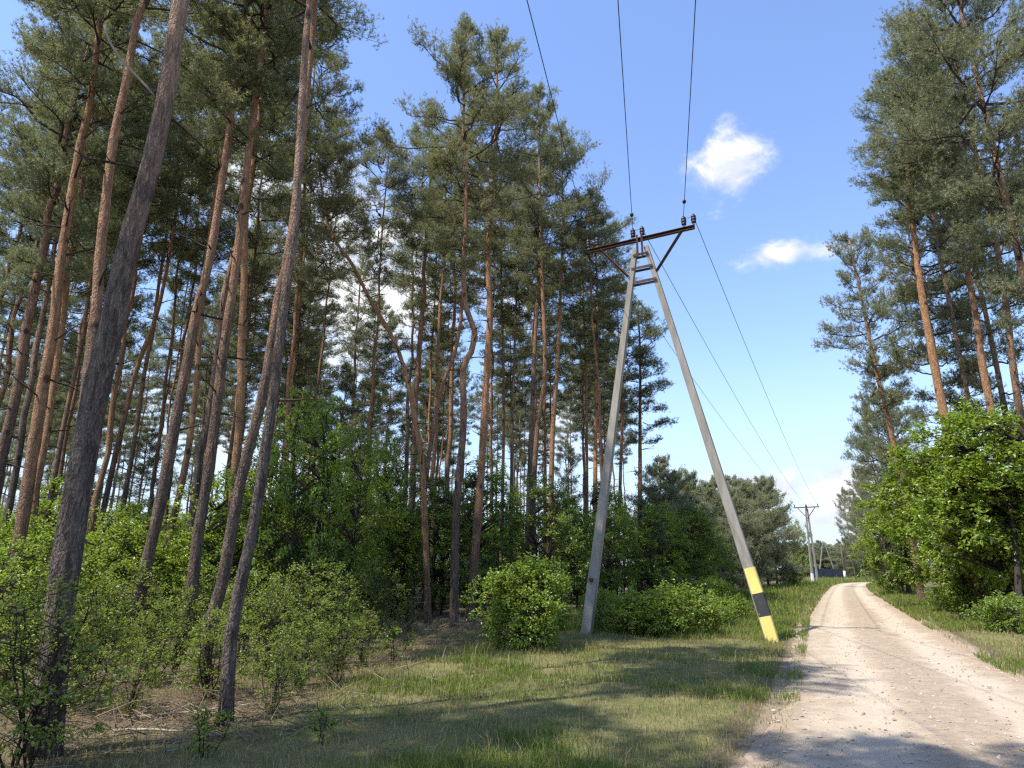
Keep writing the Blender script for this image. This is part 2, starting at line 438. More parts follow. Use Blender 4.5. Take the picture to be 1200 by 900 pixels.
re = road_r(ys) + .50 * (fbm(ys * .6, ys * 0, 13) - .5) + .16 * (fbm(ys * 3.1, ys * 0, 14) - .5)
xx = le[:, None] + (re - le)[:, None] * uv[None]; yy = np.repeat(ys[:, None], NU, 1)
nearw = np.clip((60 - yy) / 30, 0, 1)
zz = -.042 * np.clip(1 - np.minimum(uv, 1 - uv)[None] / .03, 0, 1) + .002 + nearw * (.016 * np.clip(np.minimum(uv, 1 - uv)[None] / .12, 0, 1) - .014 * np.exp(-((uv[None] - .30) / .07) ** 2) - .014 * np.exp(-((uv[None] - .72) / .07) ** 2) + .012 * (fbm(xx * 1.8, yy * 1.8, 21) - .5)) + .004
i, j = np.meshgrid(np.arange(len(ys) - 1), np.arange(NU - 1), indexing='ij')
q = np.stack([i * NU + j, i * NU + j + 1, (i + 1) * NU + j + 1, (i + 1) * NU + j], -1).reshape(-1, 4)
g = Geo(); g.add(np.stack([xx, yy, zz], -1).reshape(-1, 3), None, q, 0, np.repeat(uv[None], len(ys), 0).ravel())
tag(link('road', g.mesh('road', M['road'], True)), 'pale sandy gravel road running beside the power line', 'road', kind='structure')

# ------------------------------------------------------------------ leaf and needle builders
def add_leaves(g, P, D, S, rg, mat=0, flat=.75, wid=.62, fold=.18):
    """leaves at P growing along D, sized S: two triangles folded along the midrib"""
    n = len(P)
    D = unit(D); up = unit(np.array([0, 0, 1.]) * flat + rg.normal(0, .45, (n, 3)))
    Sd = unit(np.cross(D, up)); N = np.cross(Sd, D)
    S = S[:, None]
    tip = P + D * S - N * S * .12
    l = P + D * S * .45 + Sd * S * wid * .5 + N * S * fold; r = P + D * S * .45 - Sd * S * wid * .5 + N * S * fold
    V = np.stack([P, l, tip, r], 1).reshape(-1, 3)
    b = np.arange(n)[:, None] * 4
    T = np.concatenate([b + np.array([[0, 2, 1]]), b + np.array([[0, 3, 2]])], 0)
    g.add(V, T, None, mat)
def add_needles(g, P, D, L, rg, k=13, nl=.085, nw=.011, mat=0):
    n = len(P); D = unit(D)
    tt = rg.uniform(.05, 1., (n, k, 1))
    base = P[:, None] + D[:, None] * L[:, None, None] * tt
    R = unit(rg.normal(0, 1, (n, k, 3))); R = unit(R - D[:, None] * np.sum(R * D[:, None], -1, keepdims=True))
    nd = unit(D[:, None] * rg.uniform(.35, 1.0, (n, k, 1)) + R)
    sd = unit(np.cross(nd, rg.normal(0, 1, (n, k, 3))))
    ln = nl * rg.uniform(.7, 1.15, (n, k, 1))
    V = np.stack([base - sd * nw * .5, base + sd * nw * .5, base + nd * ln], 2).reshape(-1, 3)
    g.add(V, np.arange(n * k * 3).reshape(-1, 3), None, mat)

def pine_crown(seed, L, R, limbs=46, dens=1.0, low=.42, needle='needle', lean=(0, 0), droop=0.0, k=15, nw=.0135, nl=.095):
    rg = np.random.default_rng(seed); g = Geo()
    SPx, SDx, SLx = [], [], []
    for i in range(limbs):
        f = (i + rg.uniform(0, .9)) / limbs
        z = L * f ** .92
        prof = (low + (1 - low) * min(1, f / .38)) * (1 - max(0, (f - .42) / .58) ** 1.7 * .86)
        ln = max(.25, R * prof * rg.uniform(.55, 1.18))
        az = i * 2.399 + rg.normal(0, .5)
        el = math.radians(-6 - droop + 52 * f ** 1.5 + rg.normal(0, 9))
        d = np.array([math.cos(az) * math.cos(el), math.sin(az) * math.cos(el), math.sin(el)])
        n = 6; s = np.linspace(0, 1, n)[:, None]
        wob = np.cumsum(rg.normal(0, .045, (n, 3)), 0) * ln * (s > 0)
        P = np.array([0, 0, z]) + d * s * ln + np.array([0, 0, 1]) * ln * (.20 * s ** 2.2 - .05 * s) + wob
        r0 = .012 + .013 * ln
        g.tube(P, r0 * (1 - .8 * s[:, 0]), 4, 1, .45, cap=False)
        ns = int(5 + 5.5 * ln + rg.uniform(0, 2))
        for j in range(ns):
            u = rg.uniform(.28, 1.0); kf = u * (n - 1); k0 = min(n - 2, int(kf)); b = P[k0] + (P[k0 + 1] - P[k0]) * (kf - k0)
            sgn = 1 if j % 2 else -1
            a2 = az + sgn * math.radians(rg.uniform(15, 75)); e2 = el + math.radians(rg.uniform(0, 42))
            d2 = np.array([math.cos(a2) * math.cos(e2), math.sin(a2) * math.cos(e2), math.sin(e2)])
            l2 = ln * rg.uniform(.18, .42) * (1.25 - .5 * u) + .12
            e = b + d2 * l2 + np.array([0, 0, .07 * l2])
            g.tube(np.array([b, (b + e) / 2 + rg.normal(0, .03, 3) * l2, e]), np.array([.009, .007, .004]), 3, 1, .5, cap=False)
            nsh = int((6 + 15.5 * l2) * dens)
            tt = rg.uniform(.25, 1.02, nsh) ** .75
            pp = b + (e - b) * tt[:, None] + rg.normal(0, .055 + .07 * l2, (nsh, 3))
            dd = d2 * .7 + np.array([0, 0, .55]) + rg.normal(0, .5, (nsh, 3))
            SPx.append(pp); SDx.append(dd); SLx.append(rg.uniform(.09, .19, nsh))
    for i in range(int(26 * dens)):
        SPx.append(np.array([[rg.normal(0, .12), rg.normal(0, .12), L * rg.uniform(.9, 1.03)]])); SDx.append(np.array([[rg.normal(0, .5), rg.normal(0, .5), 1.]])); SLx.append(np.array([.16]))
    P = np.concatenate(SPx); D = np.concatenate(SDx); Ls = np.concatenate(SLx)
    add_needles(g, P, D, Ls, rg, k, nl, nw, 0)
    return g.mesh('pine_crown', [M[needle], M['twig']])

def pine_trunk(path, r0, H, bark, rg, seg=12, snags=10, snag_lo=.2, snag_hi=.62, taper=.78, snag_len=1.0):
    """tapered trunk along a path, with the dead twigs that stay on a pine below its crown"""
    g = Geo(); P = np.asarray(path, float)
    z = np.clip(P[:, 2] / H, 0, 1)
    R = r0 * (1 - taper * z ** 1.15) * (1 + .22 * np.exp(-P[:, 2] / .2)) + .012
    R = R * (1 + .035 * rg.normal(0, 1, len(R)))
    g.tube(P, R, seg, 0, z, rough=.025, rg=rg)
    for i in range(snags):
        h = rg.uniform(snag_lo, snag_hi) * H
        k = int(np.searchsorted(P[:, 2], h)); k = min(max(k, 1), len(P) - 1)
        b = P[k]; az = rg.uniform(0, 2 * PI); ln = snag_len * rg.uniform(.25, 1.0) * (.5 + h / H)
        e = math.radians(rg.uniform(-15, 38)); s = np.linspace(0, 1, 5)[:, None]
        d = np.array([math.cos(az) * math.cos(e), math.sin(az) * math.cos(e), math.sin(e)])
        Q = b + d * s * ln * 1.3 + np.cumsum(rg.normal(0, .05, (5, 3)), 0) * ln * s + np.array([0, 0, -.12]) * s ** 2 * ln
        g.tube(Q, (.022 + .012 * rg.random()) * (1 - .85 * s[:, 0]), 4, 1, .2, cap=False)
        for q_ in range(int(rg.integers(0, 3))):
            bb = Q[int(rg.integers(1, 4))]; dd = unit(d + rg.normal(0, .6, 3)); l2 = ln * rg.uniform(.25, .5)
            g.tube(np.array([bb, bb + dd * l2 * .5, bb + dd * l2 + rg.normal(0, .05, 3)]), np.array([.009, .006, .002]), 3, 1, .2, cap=False)
    return g.mesh('pine_trunk', [bark, M['twig']], True)

def smooth_path(pts, step=.35):
    P = [np.array(p, float) for p in pts]
    P = [2 * P[0] - P[1]] + P + [2 * P[-1] - P[-2]]; outp = []
    for i in range(1, len(P) - 2):
        p0, p1, p2, p3 = P[i - 1:i + 3]; n = max(2, int(np.linalg.norm(p2 - p1) / step))
        for k in range(n):
            t_ = k / n
            outp.append(.5 * ((2 * p1) + (-p0 + p2) * t_ + (2 * p0 - 5 * p1 + 4 * p2 - p3) * t_ ** 2 + (-p0 + 3 * p1 - 3 * p2 + p3) * t_ ** 3))
    outp.append(P[-2]); return np.array(outp)

# prototypes: crowns shared by many pines
CR = [pine_crown(100, 10.0, 2.3, 48), pine_crown(101, 9.0, 2.0, 42), pine_crown(102, 11.0, 2.5, 54, low=.25), pine_crown(103, 8.0, 2.2, 38, .9),
      pine_crown(104, 9.5, 1.8, 44, low=.5), pine_crown(105, 12.0, 2.1, 56, .9, .3)]
CRL = [10.0, 9.0, 11.0, 8.0, 9.5, 12.0]
CRR = [2.3, 2.0, 2.5, 2.2, 1.8, 2.1]
def straight_trunk(seed, H, r0, bark, snags):
    rg = np.random.default_rng(seed)
    z = np.linspace(0, H, 30); wob = np.cumsum(rg.normal(0, .05, (30, 2)), 0); wob -= wob[0]
    wob -= (z / H)[:, None] * wob[-1]
    return pine_trunk(np.column_stack([wob, z]), r0, H, bark, rg, 8, snags, .12, .62)
TR = [straight_trunk(200 + i, 24.0, .125 + .02 * (i % 3), [M['bark'], M['bark_grey'], M['bark'], M['bark_orange'], M['bark']][i % 5], 20) for i in range(5)]

def pine(pts, Y, wpx, H, Lc, Rc, label, cat='pine tree', group=None, bark='bark', ci=None, snags=10, base=None, snag_len=1.0, wy=None, crown=True, lean=(0., 0.), seg=14, snag_lo=.2):
    """a pine whose trunk follows a curve standing at distance Y; the tree tops out at height H"""
    W = [at(p[0], p[1], Y) for p in pts]
    b = Vector((W[0].x - (W[1].x - W[0].x) / (W[1].z - W[0].z) * W[0].z, Y, 0)) if base is None else Vector(base)
    if abs(W[0].z) > .15: W.insert(0, b)
    else: W[0] = b if base is not None else Vector((W[0].x, Y, 0))
    dist = W[0].y * CP + (W[0].z - CAMH) * SP
    r0 = wpx / FPX * dist / 2 * .66
    tp = W[-1]
    if tp.z < H - .5:
        for fr in ((.5, 1.0) if H - tp.z > 4 else (1.0,)):
            W.append(Vector((tp.x + lean[0] * fr, tp.y + lean[1] * fr, tp.z + (H - tp.z) * fr)))
    base_v = W[0].copy()
    T = thing('pine_tree', label, cat, (base_v.x, base_v.y, 0), group)
    loc = [(w - base_v) for w in W]
    path = smooth_path(loc); path[0, 2] = -.08
    rg = np.random.default_rng(int(abs(base_v.x * 977 + base_v.y * 131) * 10) % 99991)
    link('trunk', pine_trunk(path, r0, H, M[bark], rg, seg, snags, snag_lo, max(.3, (H - Lc) / H + .08), snag_len=snag_len), T)
    if crown:
        ci = rnd.randrange(6) if ci is None else ci
        k = int(np.argmin(abs(path[:, 2] - (H - Lc * .5)))); ax = path[k]
        sx = Rc / CRR[ci]
        link('crown', CR[ci], T, (ax[0], ax[1], H - Lc), (0, 0, rnd.uniform(0, 6.28)), (sx, sx, Lc / CRL[ci]))
    return T

# ------------------------------------------------------------------ the pines of the left forest, front rows
LG = 'pines of the left forest'
def P_(pts, Y, w, H, Lc, Rc, label, **k): return pine(pts, Y, w, H, Lc, Rc, label, group=LG, **k)
big = P_([(50, 893), (72, 700), (87, 600), (114, 450), (132, 380), (147, 300), (175, 200), (197, 100), (212, 0)], 6.45, 46, 18, 6, 1.7,
   'thick grey-barked pine nearest the camera at the left edge of the grass', bark='bark_grey', snags=5, seg=28, snag_lo=.3)
P_([(52, 800), (84, 600), (112, 370), (117, 300), (133, 165), (145, 110), (160, 25), (170, -50)], 10, 24, 17, 4.5, 1.3,
   'pine half hidden just behind the thick grey trunk at the left', bark='bark', snags=12, lean=(-2.4, -.9))
P_([(22, 640), (43, 500), (52, 443), (63, 380), (72, 300), (95, 165), (105, 125), (120, 10)], 13, 21, 21, 9, 2.2,
   'bright orange-barked pine left of the thickest front trunk', bark='bark_orange', snags=18, snag_len=1.7)
P_([(40, 595), (43, 567), (55, 507), (63, 450), (75, 367), (84, 280)], 18, 13, 22, 9, 2.1,
   'brown pine close behind the bright orange trunk at far left', bark='bark_orange', snags=16, snag_len=1.4)
P_([(60, 580), (72, 513), (83, 460), (97, 393), (108, 320)], 24, 9.5, 23, 9, 2.0, 'thin pine between the orange trunk and the thick grey trunk', snags=16)
P_([(125, 580), (140, 513), (160, 433), (182, 373), (197, 307)], 25, 10, 24, 9.5, 2.1, 'thin leaning pine right of the thickest trunk, left one of two close stems', snags=16)
P_([(143, 600), (150, 560), (157, 520), (170, 433), (180, 383), (187, 327)], 27, 9, 24, 9.5, 2.1, 'thin pine right of the thickest trunk, right one of two close stems', snags=16)
P_([(150, 755), (172, 660), (192, 570), (207, 487), (218, 433), (230, 367), (245, 307), (260, 215)], 13, 20, 20, 9, 2.2,
   'dark-stemmed pine leaning right with pale patches low on its trunk', snags=14, bark='bark')
P_([(200, 620), (213, 567), (222, 517), (230, 450), (235, 377), (243, 300)], 19, 11.5, 23, 9.5, 2.2, 'orange-brown pine tucked behind the dark leaning stem with pale patches', bark='bark_orange', snags=14)
P_([(213, 752), (225, 690), (232, 625), (245, 550), (258, 443), (267, 377), (277, 307), (290, 190)], 13.2, 19, 22, 10, 2.5,
   'pinkish pine with a forked dead snag left of the crossing twin trunks', snags=12, bark='bark', ci=2)
P_([(264, 715), (275, 560), (282, 480), (283, 400), (286, 333), (288, 250), (296, 200)], 17, 16, 23, 11, 2.5, 'straight reddish pine just left of the crossing twin trunks', bark='bark_orange', snags=18, ci=5)
P_([(237, 800), (245, 735), (260, 685), (282, 565), (307, 467), (317, 410), (329, 333), (343, 265)], 9.6, 19, 18, 6, 1.5,
   'left one of the crossing twin trunks, leaning right behind its mate', snags=8, bark='bark')
P_([(265, 845), (270, 750), (282, 685), (300, 600), (320, 465), (327, 407), (338, 317), (345, 270), (355, 100), (362, 10)], 7.85, 19, 16.5, 5.5, 1.5,
   'front one of the crossing twin trunks, standing at the edge of the grass', snags=9, bark='bark_grey', seg=20, snag_lo=.35)
P_([(502, 728), (497, 593), (493, 533), (483, 473), (472, 427), (457, 390), (433, 350), (413, 310), (385, 265)], 21.5, 11, 17, 6.5, 1.9,
   'pine with a strongly bowed trunk bending over to the left', bark='bark_orange', snags=14, lean=(-.8, .4))
P_([(490, 640), (503, 533), (517, 457), (533, 413), (541, 360)], 25, 9, 21, 8, 1.9, 'thin pine leaning right behind the bowed trunk', snags=14)
P_([(532, 738), (533, 660), (535, 593), (543, 500), (543, 433), (552, 413), (556, 387), (546, 360), (543, 307), (546, 260), (545, 200), (543, 150)], 19.6, 14, 20.6, 9.5, 2.2,
   'pine with an S-shaped kink in its pale orange trunk', bark='bark', snags=12, ci=2)
P_([(551, 720), (563, 567), (567, 500), (570, 443), (574, 367), (572, 310), (574, 260), (582, 150)], 22.5, 15, 23.4, 10.5, 2.2,
   'tallest straight reddish pine standing right beside the kinked trunk', bark='bark_orange', snags=14, ci=5)
P_([(588, 620), (590, 517), (590, 433), (587, 307)], 35, 6.5, 24, 9, 2.0, 'thin pale stem first to the right of the tallest reddish pine', snags=12)
P_([(599, 620), (600, 513), (602, 433), (607, 310), (610, 260)], 35, 6.5, 24, 9, 2.0, 'thin blackish stem second to the right of the tallest reddish pine', bark='bark_grey', snags=14)
P_([(624, 690), (625, 587), (630, 500), (638, 447), (638, 393), (635, 320), (633, 260)], 29, 10, 25.5, 10.5, 2.4, 'wavy-stemmed pale pine left of the power pole', snags=14, ci=0)
P_([(618, 640), (623, 500), (628, 383), (634, 300)], 33, 11, 25, 10, 2.3, 'dark straight pine close behind the wavy-stemmed pine', bark='bark_grey', snags=14)
P_([(645, 600), (648, 500), (653, 433), (657, 333), (660, 270)], 31, 10, 25, 10.5, 2.3, 'orange pine with patchy lit bark midway between wavy stem and pole', bark='bark_orange', snags=14, ci=2)
P_([(688, 593), (687, 450), (684, 370)], 37, 6, 22, 8.5, 2.0, 'very thin pine seen just left of the left concrete leg', snags=10)
P_([(697, 640), (698, 500), (700, 383), (700, 340)], 36, 9, 22.5, 9.5, 2.3, 'reddish pine showing behind the left concrete leg', bark='bark_orange', snags=12)
P_([(750, 697), (750, 583), (750, 500), (750, 410)], 41, 9.5, 18.6, 9.5, 2.2, 'last tall pine of the forest edge, framed between the two concrete legs', bark='bark', snags=16, ci=4)
P_([(724, 640), (727, 560), (729, 480)], 40, 7, 20, 9, 2.2, 'thin pine left of the last tall edge pine between the concrete legs', snags=12)

# bare pale limb on the thick trunk
g = Geo()
o_ = Vector((big.location.x, big.location.y, 0))
s_ = [at(*p, 6.45) - o_ for p in [(181, 112), (165, 95), (150, 80), (137, 60), (134, 45)]]
g.tube(smooth_path([tuple(a + Vector((0, -.05 * i, 0))) for i, a in enumerate(s_)], .12), .014, 5, 0, .5)
tag(link('dead_branch', g.mesh('dead_branch', M['dead'], True), big), 'bare pale branch')

# ------------------------------------------------------------------ deeper rows
placed = [(o.location.x, o.location.y) for o in COL.objects if o.name.startswith('pine_tree')]
def px_of(x, y, z=3.0):
    dx, dy, dz = x, y, z - CAMH
    f = dy * CP + dz * SP; u = -dy * SP + dz * CP
    return 600 + FPX * dx / f, 450 - FPX * u / f
ZONES = [(110, 'slim pine in the dim back rows at the far left, beyond the orange trunk'),
         (250, 'slim pine in the back rows between the thickest trunk and the pinkish snagged pine'),
         (400, 'slim pine in the back rows behind the crossing twin trunks'),
         (520, 'slim pine in the back rows around the bowed trunk'),
         (660, 'slim pine in the back rows behind the kinked trunk and wavy stem'),
         (2000, 'slim pine in the back rows behind the concrete pole legs')]
rr = random.Random(21); n_back = 0; tries = 0
while n_back < 132 and tries < 16000:
    tries += 1
    y = rr.uniform(20, 78); x = rr.uniform(-66, 20)
    if x > forest_l(y) - 2.0: continue
    p, _ = px_of(x, y)
    if p < -60 or p > 742: continue
    if any((x - a) ** 2 + (y - b) ** 2 < (1.9 + y * .010) ** 2 for a, b in placed): continue
    placed.append((x, y)); n_back += 1
    zi = next(i for i, z in enumerate(ZONES) if p < z[0])
    s = rr.uniform(.86, 1.06) * (1 if y < 45 else .92)
    T = thing('pine_tree', ZONES[zi][1], 'pine tree', (x, y, 0), ['far left back pines', 'left back pines', 'twin trunk back pines', 'bowed trunk back pines', 'kinked trunk back pines', 'pole back pines'][zi], rr.uniform(0, 6.28), s)
    th = rr.uniform(.6, 1.0)
    link('trunk', TR[rr.randrange(5)], T, (0, 0, -.05), (rr.gauss(0, .012), rr.gauss(0, .012), 0), (th, th, 1))
    ci = rr.randrange(6); k = rr.uniform(.75, 1.05)
    link('crown', CR[ci], T, (0, 0, 24 - CRL[ci] * k), (0, 0, rr.uniform(0, 6.28)), (1.02, 1.02, k))
for (px, Y, H, ci, lab) in [(-12, 17, 21, 2, 'tall full-crowned pine at the left frame edge left of the orange trunk'), (22, 21, 22, 0, 'full-crowned pine between the left frame edge and the orange trunk'), (-30, 24, 22, 5, 'full-crowned pine cut by the left frame edge in the second row'), (88, 28, 24, 2, 'full-crowned pine behind the orange trunk, crown above its neighbours')]:
    v = at(px, 600, Y); placed.append((v.x, Y)); s = H / 24
    T = thing('pine_tree', lab, 'pine tree', (v.x, Y, 0), LG, rr.uniform(0, 6.28), s)
    link('trunk', TR[ci % 5], T, (0, 0, -.05)); link('crown', CR[ci], T, (0, 0, 24 - CRL[ci] * 1.25), (0, 0, rr.uniform(0, 6.28)), (1.2, 1.2, 1.25))
# a few trees of the same stand to the left of the picture, whose crowns shade the grass
for (x, y, s) in [(-9.5, 1.5, .86), (-3.9, 2.2, .66), (-2.3, 2.0, .62), (-7.4, 3.6, .72)]:
    T = thing('pine_tree', 'pine just outside the left edge of the photo, shading the grass', 'pine tree', (x, y, 0), 'pines left of the frame', rr.uniform(0, 6), s)
    link('trunk', TR[rr.randrange(5)], T, (0, 0, -.05)); ci = rr.randrange(6)
    link('crown', CR[ci], T, (0, 0, 24 - CRL[ci]), (0, 0, rr.uniform(0, 6)), (1, 1, 1))

# ------------------------------------------------------------------ pines on the right of the road
RGp = 'pines right of the road'
def R_(pts, Y, w, H, Lc, Rc, label, **k): return pine(pts, Y, w, H, Lc, Rc, label, group=RGp, **k)
snag = R_([(1125, 580), (1105, 480), (1090, 400), (1075, 310), (1066, 225), (1062, 190)], 25.5, 19, 23.8, 8.0, 2.15,
   'tall pine with sunlit pinkish trunk and broken snags, leftmost of the big pines at right', bark='bark_orange', snags=3, ci=4, seg=18)
o_ = Vector(snag.location)
for pts in ([(1072, 300), (1060, 292), (1050, 289)], [(1075, 325), (1062, 316), (1052, 314)], [(1071, 290), (1085, 278), (1095, 270)], [(1067, 285), (1060, 265), (1045, 262)], [(1068, 240), (1052, 222), (1034, 214)]):
    g = Geo(); w = [at(*p, 25.5) - o_ for p in pts]
    g.tube(smooth_path([tuple(a + Vector((0, -.12 * i, 0))) for i, a in enumerate(w)], .15), np.linspace(.06, .022, len(smooth_path([tuple(a) for a in w], .15))) if False else .042, 6, 0, .6)
    link('dead_branch', g.mesh('dead_branch', M['dead'], True), snag)
R_([(1078, 690), (1063, 590), (1045, 510), (1036, 470), (1028, 440)], 37, 11, 21.5, 11.5, 3.0, 'pine standing farther along the right roadside, its crown leaning over the road', bark='bark_orange', snags=10, ci=3, lean=(-.4, 0))
R_([(1190, 700), (1178, 590), (1163, 490), (1150, 420), (1140, 350)], 23.5, 15, 25.0, 12.5, 2.5, 'orange pine behind the maple with a broad greyish crown', bark='bark_orange', snags=8, ci=2)
R_([(1225, 700), (1208, 560), (1190, 450), (1170, 300)], 22, 14, 27, 16.5, 2.8, 'grey-barked pine rising at the right edge of the photo', bark='bark', snags=8, ci=5)
R_([(1130, 690), (1112, 540), (1098, 430)], 31, 12, 22.5, 14.5, 2.8, 'pine behind the sunlit snagged pine, dense crown reaching low', bark='bark', snags=8, ci=0)
R_([(1262, 740), (1225, 500), (1200, 330)], 19, 17, 25, 16, 3.0, 'pine beyond the right edge with branches hanging into the photo', bark='bark', snags=6, ci=2)
R_([(1170, 680), (1150, 560), (1135, 470)], 29, 11, 25, 16.5, 2.8, 'pine deep behind the maple on the right, crown filling the gap', bark='bark_grey', snags=8, ci=5)
R_([(1210, 690), (1190, 560), (1170, 440)], 30, 12, 27, 19, 3.0, 'dark pine deep in the wood at the right edge', bark='bark_grey', snags=8, ci=1)
# along the right roadside into the distance
k_ = 0
for (px, Y, H, ci, lab) in [(1062, 48, 17, 0, 'dark bushy pine behind the low left side of the maple'), (1040, 56, 15.5, 1, 'pine on the right roadside next before the clouds'),
                       (1052, 60, 17, 4, 'pine behind the first roadside row on the right'), (1027, 74, 12.5, 2, 'short dark pine where the right roadside narrows'),
                       (1020, 98, 15.5, 3, 'pine at the far right bend of the road'), (1000, 128, 16.5, 4, 'tall dark far pine above the end of the road'),
                       (1012, 118, 14, 0, 'grey-green far pine right of the tall dark far one'), (1024, 112, 14, 1, 'far pine touching the maple foliage'),
                       (1008, 138, 12, 2, 'small far pine in the gap above the road end'), (1075, 66, 19, 5, 'tall pine behind the roadside row on the right')]:
    v = at(px, 660, Y); s = H / 24
    T = thing('pine_tree', lab, 'pine tree', (v.x, Y, 0), RGp, rr.uniform(0, 6.28), s)
    link('trunk', TR[k_ % 5], T, (0, 0, -.05)); k_ += 1
    link('crown', CR[ci], T, (0, 0, 5.0), (0, 0, rr.uniform(0, 6.28)), (1.65, 1.65, 19.2 / CRL[ci]))

# ------------------------------------------------------------------ young pines along the left verge, farther down the road
YP = [pine_crown(150 + i, 9.0, 2.6, 60, 1.0, .75, 'needle_blue', droop=6, k=12, nw=.020, nl=.11) for i in range(3)]
yt = straight_trunk(260, 9.4, .10, M['bark_grey'], 8)
young = [(772, 40, 6.2, 'small bushy pine just right of the last tall edge pine'), (792, 44, 7.6, 'pale young pine under the wires, nearest of its row'),
         (815, 48, 8.2, 'feathery young pine with upright pale shoots'), (836, 52, 8.0, 'young pine hidden partly by the painted concrete leg'),
         (858, 57, 8.4, 'young pine just right of the painted concrete leg'), (872, 62, 8.4, 'broad olive young pine in the middle of the row'),
         (884, 66, 9.6, 'rounded taller pine near the end of the young row'), (900, 70, 10.6, 'dense dark pine closing the young row'),
         (908, 78, 11.8, 'tall pine standing at the very end of the young row'), (876, 72, 10.8, 'dark round-topped pine behind the young row'),
         (866, 66, 10.2, 'pine behind the row, above the painted leg'), (800, 54, 9.0, 'pine behind the feathery young pines'), (780, 50, 9.6, 'dark pine in the shade behind the small bushy pine'),
         (845, 62, 9.6, 'pine peeping over the middle of the young row'), (890, 82, 11.2, 'pine far behind the rounded pine of the young row')]
for i, (px, Y, H, lab) in enumerate(young):
    v = at(px, 660, Y)
    T = thing('pine_tree', lab, 'pine tree', (v.x, Y, 0), 'young pines along the left verge', rr.uniform(0, 6.28), H / 9.4)
    link('trunk', yt, T, (0, 0, -.05)); link('crown', YP[i % 3], T, (0, 0, .5), (0, 0, rr.uniform(0, 6.28)), (.98, .98, .99))
for i, (px, Y, H, lab) in enumerate([(18, 34, 11, 'low-crowned young pine at the left frame edge among the back rows'), (75, 42, 12.5, 'low-crowned pine filling the gap left of the thickest trunk'), (150, 50, 12, 'low-crowned pine in the bright gap right of the thickest trunk'),
        (215, 58, 13, 'low-crowned pine between the leaning stem and the pinkish pine'), (345, 38, 11.5, 'low-crowned pine right of the twin trunks, above the saplings'), (392, 32, 11.5, 'dark low-crowned pine midway between twin trunks and bowed trunk'),
        (425, 36, 12, 'low-crowned pine left of the bowed trunk'), (470, 52, 13, 'low-crowned pine seen through the curve of the bowed trunk'), (520, 56, 13, 'low-crowned pine just left of the kinked trunk in the back'), (612, 60, 12, 'low-crowned pine in the sky gap right of the tallest reddish pine'), (665, 55, 12, 'low-crowned pine in the back left of the pole')]):
    v = at(px, 660, Y)
    T = thing('pine_tree', lab, 'pine tree', (v.x, Y, 0), 'low-crowned pines in the back of the left forest', rr.uniform(0, 6.28), H / 13)
    link('trunk', TR[i % 5], T, (0, 0, -.05), sc=(.75, .75, .55)); link('crown', CR[i % 6], T, (0, 0, 4.2), (0, 0, rr.uniform(0, 6.28)), (1, 1, 8.8 / CRL[i % 6]))
# distant wood closing the view
labs = 'distant pine in the low wood that closes the view beyond the bend'
for i in range(34):
    px = 925 + i * 4.1 + rr.uniform(-2, 2); Y = rr.uniform(165, 215); v = at(px, 660, Y); H = rr.uniform(7.0, 9.5)
    T = thing('pine_tree', labs, 'pine tree', (v.x, Y, 0), 'distant pines beyond the bend', rr.uniform(0, 6.28), H / 9.4)
    link('trunk', yt, T); link('crown', YP[i % 3], T, (0, 0, .5), (0, 0, 0), (1.3, 1.3, .99))

